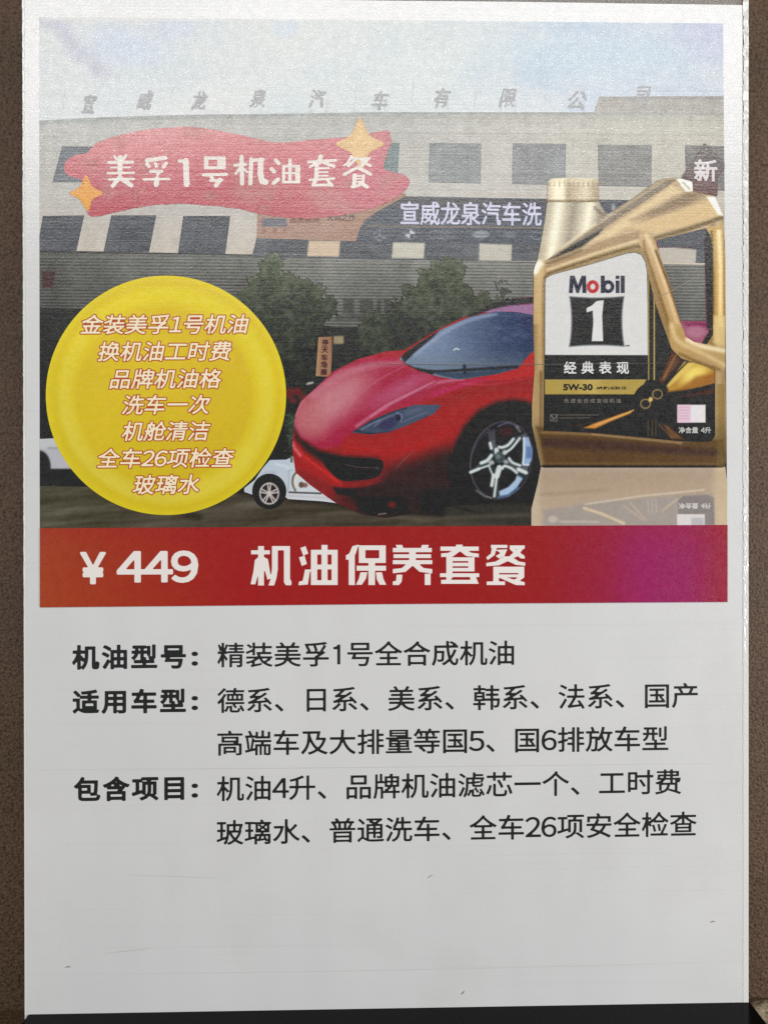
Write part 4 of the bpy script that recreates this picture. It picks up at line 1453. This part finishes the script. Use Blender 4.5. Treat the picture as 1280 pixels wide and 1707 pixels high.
LAB = ZA([(104, 720), (112, 688), (150, 668), (400, 600), (620, 533), (672, 526), (714, 542), (738, 588), (748, 660), (760, 700)]) + ZB([(800, 330), (860, 500), (900, 610), (960, 668), (1172, 740)]) + \
      ZC([(1172, 160), (1172, 400), (1150, 434), (1110, 440), (960, 436), (700, 410), (420, 384), (96, 368), (100, 0)])
label = A.build("label", 12, A.inside(LAB), bottle)
wl = ink_mat("pale_label_letters", (212, 212, 210), 610)
letter("经典表现", *[ZB([(225, 0)])[0][0], ZB([(630, 0)])[0][0]], 613, 613, 13, wl, label, 0.45, spacing=1.35, height=20)
letter("5W-30", *[ZB([(222, 0)])[0][0], ZB([(402, 0)])[0][0]], 645.5, 645.5, 13, ink_mat("dark_label_letters", (34, 32, 28), 645), label, 0.75, height=9.5, run=True)
letter("API SP | ACEA C2", *[ZB([(426, 0)])[0][0], ZB([(612, 0)])[0][0]], 647.5, 647.5, 13, ink_mat("dark_label_letters", (34, 32, 28), 645), label, 0.35, 0.2, height=5.5, run=True)
letter("先进全合成发动机油", *[ZC([(225, 0)])[0][0], ZC([(580, 0)])[0][0]], 668, 668, 13, ink_mat("dim_label_letters", (132, 128, 120), 668), label, 0.0, spacing=1.2, height=7.5)
letter("净含量 4升", *[ZC([(945, 0)])[0][0], ZC([(1145, 0)])[0][0]], 717, 717, 13, ink_mat("grey_label_letters", (176, 176, 172), 717), label, 0.3, height=10)

# corner tag
A = Art(1128, 232, 1214, 334, 1.2)
A.C[:] = (132, 110, 114)
A.put(-(A.Y - 270), (136, 116, 122), 30, .6)
A.C += ((fbm(A.X, A.Y, 12, 73) - .5) * 12)[..., None]
A.grain(9, 2.5, 74)
tg = A.build("corner_tag", 13, A.inside([(1174, 238), (1207, 271), (1207, 282), (1196, 296), (1195, 327), (1155, 320), (1153, 300), (1134, 297)]), poster)
letter("新", 1157, 1194, 284, 284, 14, ink_mat("tag_letters", (222, 216, 218), 284), tg, 0.9, height=35)

# ================================================================== red brush banner with stars
A = Art(100, 204, 692, 372, 1.6)
X, Y = A.X, A.Y
A.C[:] = (196, 104, 110)
A.C = np.stack([np.interp(Y, [210, 250, 300, 360], v) for v in ((218, 212, 198, 186), (167, 154, 134, 116), (169, 158, 140, 122))], -1)
A.put((X - 560), (200, 148, 158), 160, .35)
n = fbm(X, Y, 40, 76)
A.put((n - .62) * 60, (190, 152, 148), 12, .5)
for q in ((153, 272, 10, 4), (352, 326, 12, 7), (440, 346, 12, 5), (450, 330, 8, 5), (590, 305, 16, 6)):
    A.oval(*q, (176, 140, 136), 8, .55)
for x in (221, 229):
    A.path([(x, 318), (x + 2, 340)], 2.2, (160, 112, 116), 3, .7)
A.grain(9, 2.5, 77)
BR = [(107, 276), (114, 265), (130, 258), (146, 254), (160, 240), (190, 228), (240, 217), (290, 212), (335, 213), (385, 222), (430, 232), (470, 238), (520, 233), (560, 230), (600, 226), (640, 217), (650, 222),
      (652, 236), (646, 256), (640, 280), (655, 286), (672, 291), (683, 303), (672, 320), (648, 336), (610, 350), (560, 360), (510, 364), (470, 362), (430, 356), (390, 347), (330, 341), (280, 340), (230, 346), (190, 355),
      (160, 361), (148, 358), (140, 340), (136, 318), (138, 302), (126, 297), (112, 291)]
brush = A.build("brush_banner", 6, A.inside(BR, 4) + (fbm(X, Y, 9, 78) - .5) * 3.0, poster)
# hand-cut cartoon headline, stroke by stroke
Z1, Z2 = zoomed(170, 250, 4.139), zoomed(385, 250, 3.808)
A = Art(172, 252, 630, 320, 0.8)
A.C[:] = (234, 228, 222)
HEAD1 = [([(88, 42), (100, 62)], 14), ([(168, 38), (150, 62)], 17), ([(48, 86), (215, 84)], 18), ([(62, 122), (195, 120)], 11), ([(42, 160), (222, 157)], 14), ([(52, 203), (222, 200)], 15),
         ([(128, 52), (126, 160)], 30), ([(124, 190), (76, 248)], 26), ([(130, 195), (204, 244)], 27),
         ([(312, 72), (440, 54)], 25), ([(312, 97), (326, 113)], 22), ([(372, 96), (378, 113)], 20), ([(444, 93), (426, 116)], 23), ([(338, 148), (415, 148)], 20), ([(402, 148), (386, 170)], 18),
         ([(292, 203), (465, 200)], 15), ([(382, 200), (376, 238)], 32), ([(535, 76), (570, 78)], 20), ([(580, 76), (586, 236)], 36),
         ([(700, 172), (860, 168)], 19), ([(752, 178), (768, 208)], 22), ([(748, 212), (830, 208)], 16), ([(816, 206), (788, 244)], 28)]
HEAD2 = [([(25, 98), (95, 92)], 16), ([(68, 44), (72, 212)], 24), ([(62, 110), (32, 150)], 14), ([(84, 120), (104, 140)], 12), ([(130, 60), (124, 212)], 24), ([(126, 66), (205, 62)], 18), ([(190, 66), (188, 150), (198, 198), (220, 204)], 33),
         ([(285, 66), (304, 84)], 22), ([(258, 120), (275, 138)], 22), ([(300, 186), (272, 210)], 23), ([(492, 76), (665, 66)], 16), ([(570, 42), (560, 80)], 26), ([(556, 76), (502, 108)], 14), ([(580, 76), (655, 104)], 18),
         ([(545, 108), (540, 190)], 24), ([(545, 118), (620, 114)], 12), ([(545, 141), (615, 140)], 10), ([(545, 164), (615, 163)], 10), ([(500, 190), (655, 181)], 13), ([(532, 202), (522, 222)], 20), ([(522, 224), (640, 221)], 14), ([(616, 196), (642, 225)], 17),
         ([(765, 42), (737, 90)], 16), ([(760, 56), (800, 52)], 12), ([(794, 56), (746, 104)], 14), ([(718, 96), (748, 86)], 12), ([(815, 56), (880, 53)], 14), ([(868, 57), (830, 100)], 18), ([(832, 72), (884, 100)], 16),
         ([(800, 112), (720, 155)], 17), ([(805, 112), (885, 153)], 19), ([(785, 160), (780, 232)], 22), ([(785, 165), (840, 165)], 10), ([(842, 163), (838, 202)], 16), ([(785, 183), (838, 183)], 8), ([(785, 201), (838, 201)], 9), ([(766, 234), (815, 224)], 14), ([(818, 206), (864, 234)], 20)]
sd = np.full(A.X.shape, -99.0)
for zz, sc_, strokes_ in ((Z1, 4.139, HEAD1), (Z2, 3.808, HEAD2)):
    for pts_, w_ in strokes_:
        p_ = zz(pts_)
        win = A._win(p_, 12)
        sd[win] = np.maximum(sd[win], sd_path(A.X[win], A.Y[win], p_, w_ * 1.12 / sc_))
for zz, q_ in ((Z1, ((705, 45, 855, 68), (705, 45, 736, 132), (797, 45, 855, 132), (705, 112, 855, 133))), (Z2, ((325, 95, 440, 111), (325, 95, 345, 212), (408, 95, 440, 212), (325, 196, 440, 212), (364, 55, 386, 206), (330, 140, 430, 153)))):
    for x0_, y0_, x1_, y1_ in q_:
        sd = np.maximum(sd, sd_poly(A.X, A.Y, zz([(x0_, y0_), (x1_, y0_), (x1_, y1_), (x0_, y1_)])))
A.build("lettering", 8, sd, brush)


def star(cx, cy, r, col, glow):
    T = Art(cx - r - 4, cy - r - 6, cx + r + 4, cy + r + 6, 1.3)
    pts = []
    for k in range(8):
        a = math.radians(k * 45 - 90)
        q = (r * 1.08 if k % 4 == 0 else r) if k % 2 == 0 else r * .54
        pts.append((cx + q * math.cos(a) + (3 if k == 4 else 0), cy + q * math.sin(a)))
    T.C[:] = col
    T.put(-T.inside(pts, 5) + r * .10, glow, r * .3, .6)
    T.grain(9, 2.5, 79)
    T.build("star", 7, T.inside(pts, 5), brush)


star(144, 322, 28, (226, 174, 104), (218, 168, 108))
star(600, 240, 40, (228, 202, 166), (222, 192, 154))

# ================================================================== yellow disc
A = Art(72, 454, 482, 864, 1.7)
X, Y = A.X, A.Y
d = np.hypot(X - 277, Y - 659) / 200
yc = [np.interp(d, [0, .7, .80, .87, .94, 1.0], v) for v in ((206, 204, 214, 216, 206, 214), (180, 178, 196, 199, 184, 196), (44, 42, 72, 78, 44, 46))]
A.C = np.stack(yc, -1)
A.C *= (1.0 + 0.055 * np.clip((620 - Y) / 180, -1, 1))[..., None]
A.C *= (.975 + .05 * fbm(X, Y, 90, 81))[..., None]
A.put(np.where((d > .72) & (d < .93), 1, -1) * np.clip((X - 277) / 60, -1, 1) - .2, (212, 196, 74), 2.5, .3)
A.grain(5, 3, 82)
disc = A.build("yellow_disc", 8, sd_ellipse(X, Y, 277, 659, 200, 199.5), poster)
m_in = ink_mat("cream_disc_letters", (238, 222, 194), 660)
m_out = ink_mat("rust_letter_outline", (168, 84, 46), 660)
for txt, x0, x1, y in (("金装美孚1号机油", 135, 415, 541), ("换机油工时费", 164, 386, 586), ("品牌机油格", 183, 369, 632), ("洗车一次", 204, 351, 675), ("机舱清洁", 204, 351, 719), ("全车26项检查", 163, 391, 764), ("玻璃水", 222, 332, 808)):
    letter(txt, x0, x1, y, y - 1, 10, m_in, disc, 0.35, 0.2, height=32)
    letter(txt, x0, x1, y, y - 1, 9, m_out, disc, 2.1, 0.2, height=32, name="letter_outline")

# ================================================================== price band
A = Art(60, 870, 1218, 1018, 2.6)
X, Y = A.X, A.Y
A.C = np.stack([np.interp(X, [67, 250, 420, 700, 900, 1010, 1080, 1150, 1212], v) for v in ((150, 147, 144, 142, 139, 137, 138, 137, 139), (66, 54, 40, 32, 33, 26, 21, 23, 36), (26, 28, 32, 36, 44, 64, 88, 86, 58))], -1)
A.path([(1050, 870), (1062, 950), (1050, 1016)], 40, (140, 21, 94), 60, .35)
A.put(-(Y - 900), (142, 40, 48), 60, .25)
A.grain(4, 4, 83)
band = A.build("price_band", 14, A.inside([(67, 880.5), (640, 877.5), (1212, 875), (1212, 1003.5), (640, 1007), (67, 1012.5)]), poster)
m_w = ink_mat("white_band_letters", (222, 216, 212), 945)
letter("¥", 136, 175, 947, 947, 15, m_w, band, 2.0, height=50)
letter("449", 197, 329, 945, 944.5, 15, m_w, band, 2.0, height=50)

# heavy cut headline: six characters drawn stroke by stroke
Zt = zoomed(400, 890, 2.56)
A = Art(414, 902, 884, 984, 0.9)
A.C[:] = (222, 216, 212)


def R(x0, y0, x1, y1):
    return [(x0, y0), (x1, y0), (x1, y1), (x0, y1)]


strokes = [
    # 机
    R(48, 70, 128, 87), R(78, 52, 103, 220), [(64, 112), (78, 100), (78, 172), (66, 215), (46, 215), (58, 160)], [(105, 100), (120, 108), (133, 188), (118, 196), (105, 150)],
    R(137, 52, 214, 70), [(137, 52), (162, 52), (162, 150), (156, 190), (146, 220), (122, 220), (132, 190), (137, 150)], [(188, 52), (214, 52), (214, 192), (221, 205), (219, 219), (196, 219), (188, 206)],
    # 油
    [(258, 60), (280, 52), (292, 84), (270, 92)], [(252, 100), (276, 94), (286, 128), (264, 137)], [(278, 152), (300, 152), (290, 216), (250, 219), (252, 204), (268, 200)],
    R(303, 68, 417, 88), R(303, 68, 330, 218), R(391, 68, 417, 218), R(303, 198, 417, 218), R(348, 47, 374, 218), R(303, 131, 417, 151),
    # 保
    [(480, 52), (506, 46), (494, 84), (478, 108), (452, 110), (452, 92), (466, 84)], R(464, 92, 490, 218),
    R(507, 49, 622, 69), R(507, 49, 535, 124), R(594, 49, 622, 124), R(507, 104, 622, 124), R(498, 136, 623, 157), R(548, 120, 576, 218),
    [(514, 164), (543, 164), (538, 190), (520, 217), (495, 217), (507, 192)], [(580, 164), (606, 164), (612, 192), (624, 217), (596, 217), (584, 195)],
    # 养
    [(664, 47), (692, 47), (698, 64), (672, 64)], [(776, 47), (806, 47), (798, 64), (770, 64)], R(652, 60, 818, 78), R(655, 87, 815, 103), R(652, 112, 820, 129), R(722, 60, 750, 130),
    [(716, 124), (750, 124), (706, 162), (652, 168), (652, 150), (690, 146)], [(724, 124), (756, 124), (784, 146), (820, 150), (820, 168), (766, 162)],
    [(668, 174), (693, 174), (690, 204), (678, 218), (652, 218), (652, 203), (666, 200)], R(788, 170, 813, 218),
    # 套
    R(855, 54, 1018, 72), [(922, 46), (950, 46), (946, 72), (918, 72)], [(912, 70), (944, 70), (910, 95), (858, 99), (858, 83), (888, 81)], [(934, 70), (966, 70), (988, 81), (1018, 84), (1018, 100), (964, 94)],
    R(880, 96, 906, 180), R(880, 100, 1000, 116), R(900, 123, 1000, 138), R(900, 145, 1000, 160), R(974, 100, 1000, 160), R(853, 168, 1020, 184),
    [(880, 184), (908, 184), (896, 196), (880, 200)], R(858, 196, 1012, 213), [(980, 184), (1006, 184), (1018, 213), (990, 213)],
    # 餐
    R(1070, 47, 1140, 60), [(1076, 47), (1098, 47), (1086, 90), (1056, 112), (1050, 100), (1070, 84)], [(1090, 68), (1140, 66), (1128, 92), (1104, 104), (1090, 94), (1112, 82)],
    R(1150, 49, 1214, 63), [(1150, 66), (1168, 62), (1214, 94), (1214, 106), (1196, 104)], [(1192, 56), (1214, 56), (1180, 98), (1152, 106), (1150, 94)],
    [(1128, 96), (1156, 96), (1190, 118), (1216, 122), (1216, 136), (1176, 132), (1142, 116), (1104, 134), (1050, 138), (1050, 124), (1090, 118)],
    R(1080, 140, 1212, 153), R(1080, 140, 1104, 218), R(1188, 140, 1212, 184), R(1080, 156, 1212, 167), R(1080, 173, 1212, 185), R(1052, 203, 1130, 218), [(1104, 186), (1134, 186), (1214, 206), (1214, 219), (1176, 218)],
    [(1188, 186), (1212, 186), (1186, 204), (1168, 196)],
]
sd = np.full(A.X.shape, -99.0)
for s_ in strokes:
    sd = np.maximum(sd, sd_poly(A.X, A.Y, Zt(s_)))
A.build("lettering", 15, sd, band)

# ================================================================== the text below
m_t = ink_mat("black_text", (40, 43, 42), 1200)
BOLD = 1.35
for txt, x0, x1, y0, y1 in (("机油型号", 122, 309, 1096, 1094), ("适用车型", 123, 309, 1170, 1168), ("包含项目", 125, 306, 1316, 1313)):
    letter(txt, x0, x1, y0, y1, 2, m_t, poster, BOLD, spacing=1.08, height=38.5, name="text_line")
for y in (1098, 1172, 1318):
    letter(":", 321, 329, y, y, 2, m_t, poster, BOLD, height=21, name="colon")
for txt, x0, x1, y0, y1 in (("精装美孚1号全合成机油", 363, 856, 1092, 1088), ("德系、日系、美系、韩系、法系、国产", 363, 1162, 1168, 1159), ("高端车及大排量等国5、国6排放车型", 363, 1113, 1239, 1231),
                            ("机油4升、品牌机油滤芯一个、工时费", 362, 1134, 1315, 1303), ("玻璃水、普通洗车、全车26项安全检查", 362, 1160, 1388, 1373)):
    letter(txt, x0, x1, y0, y1, 2, m_t, poster, 0.45, height=41, plain_one=True, name="text_line")

# ================================================================== marks on the laminate
def scratch(pts, width, rgb, y, name="scratch", layer=15.6):
    p = smooth_pts(pts, 4, False)
    dxy = np.gradient(p, axis=0)
    nrm = np.stack([-dxy[:, 1], dxy[:, 0]], -1)
    nrm /= np.linalg.norm(nrm, axis=1)[:, None] + 1e-9
    w = width * np.sin(np.linspace(0.15, math.pi - 0.15, len(p)))[:, None] / 2
    q = np.concatenate([p + nrm * w, (p - nrm * w)[::-1]])
    v = plane_points(q[:, 0], q[:, 1], (0.6 if y > 1020 else layer) * LAYER)
    n = len(p)
    me = bpy.data.meshes.new(name)
    me.from_pydata([tuple(c) for c in v], [], [(i, i + 1, 2 * n - 2 - i, 2 * n - 1 - i) for i in range(n - 1)])
    me.update()
    link(name, me, ink_mat(name + "_tone_%d_%d" % (rgb[0], y // 300), rgb, y), poster)


scratch([(150, 1624), (500, 1620), (900, 1612), (1236, 1602)], 1.6, (184, 184, 182), 1620)
scratch([(48, 1283), (420, 1281), (820, 1277), (1236, 1272)], 1.3, (184, 184, 182), 1280)
scratch([(210, 1459), (290, 1461), (372, 1464)], 1.4, (182, 182, 180), 1460)
scratch([(170, 1590), (215, 1585), (262, 1580)], 1.3, (174, 174, 172), 1590)
scratch([(109, 1613), (114, 1611.5), (119, 1612)], 2.6, (138, 138, 134), 1612, "speck")
scratch([(1183, 1538), (1187, 1536), (1191, 1537)], 2.6, (142, 140, 136), 1538, "speck")
scratch([(768, 1658), (771, 1655), (774, 1652)], 2.6, (124, 122, 120), 1655, "speck")
scratch([(712, 1464), (716, 1461), (722, 1458)], 1.8, (150, 150, 148), 1460, "speck")
scratch([(560, 606), (820, 608), (1196, 604)], 0.8, (110, 108, 106), 606)
scratch([(660, 782), (676, 764), (690, 752)], 1.0, (128, 92, 90), 770)
scratch([(1092, 498), (1120, 484), (1160, 462)], 1.0, (170, 158, 140), 480)
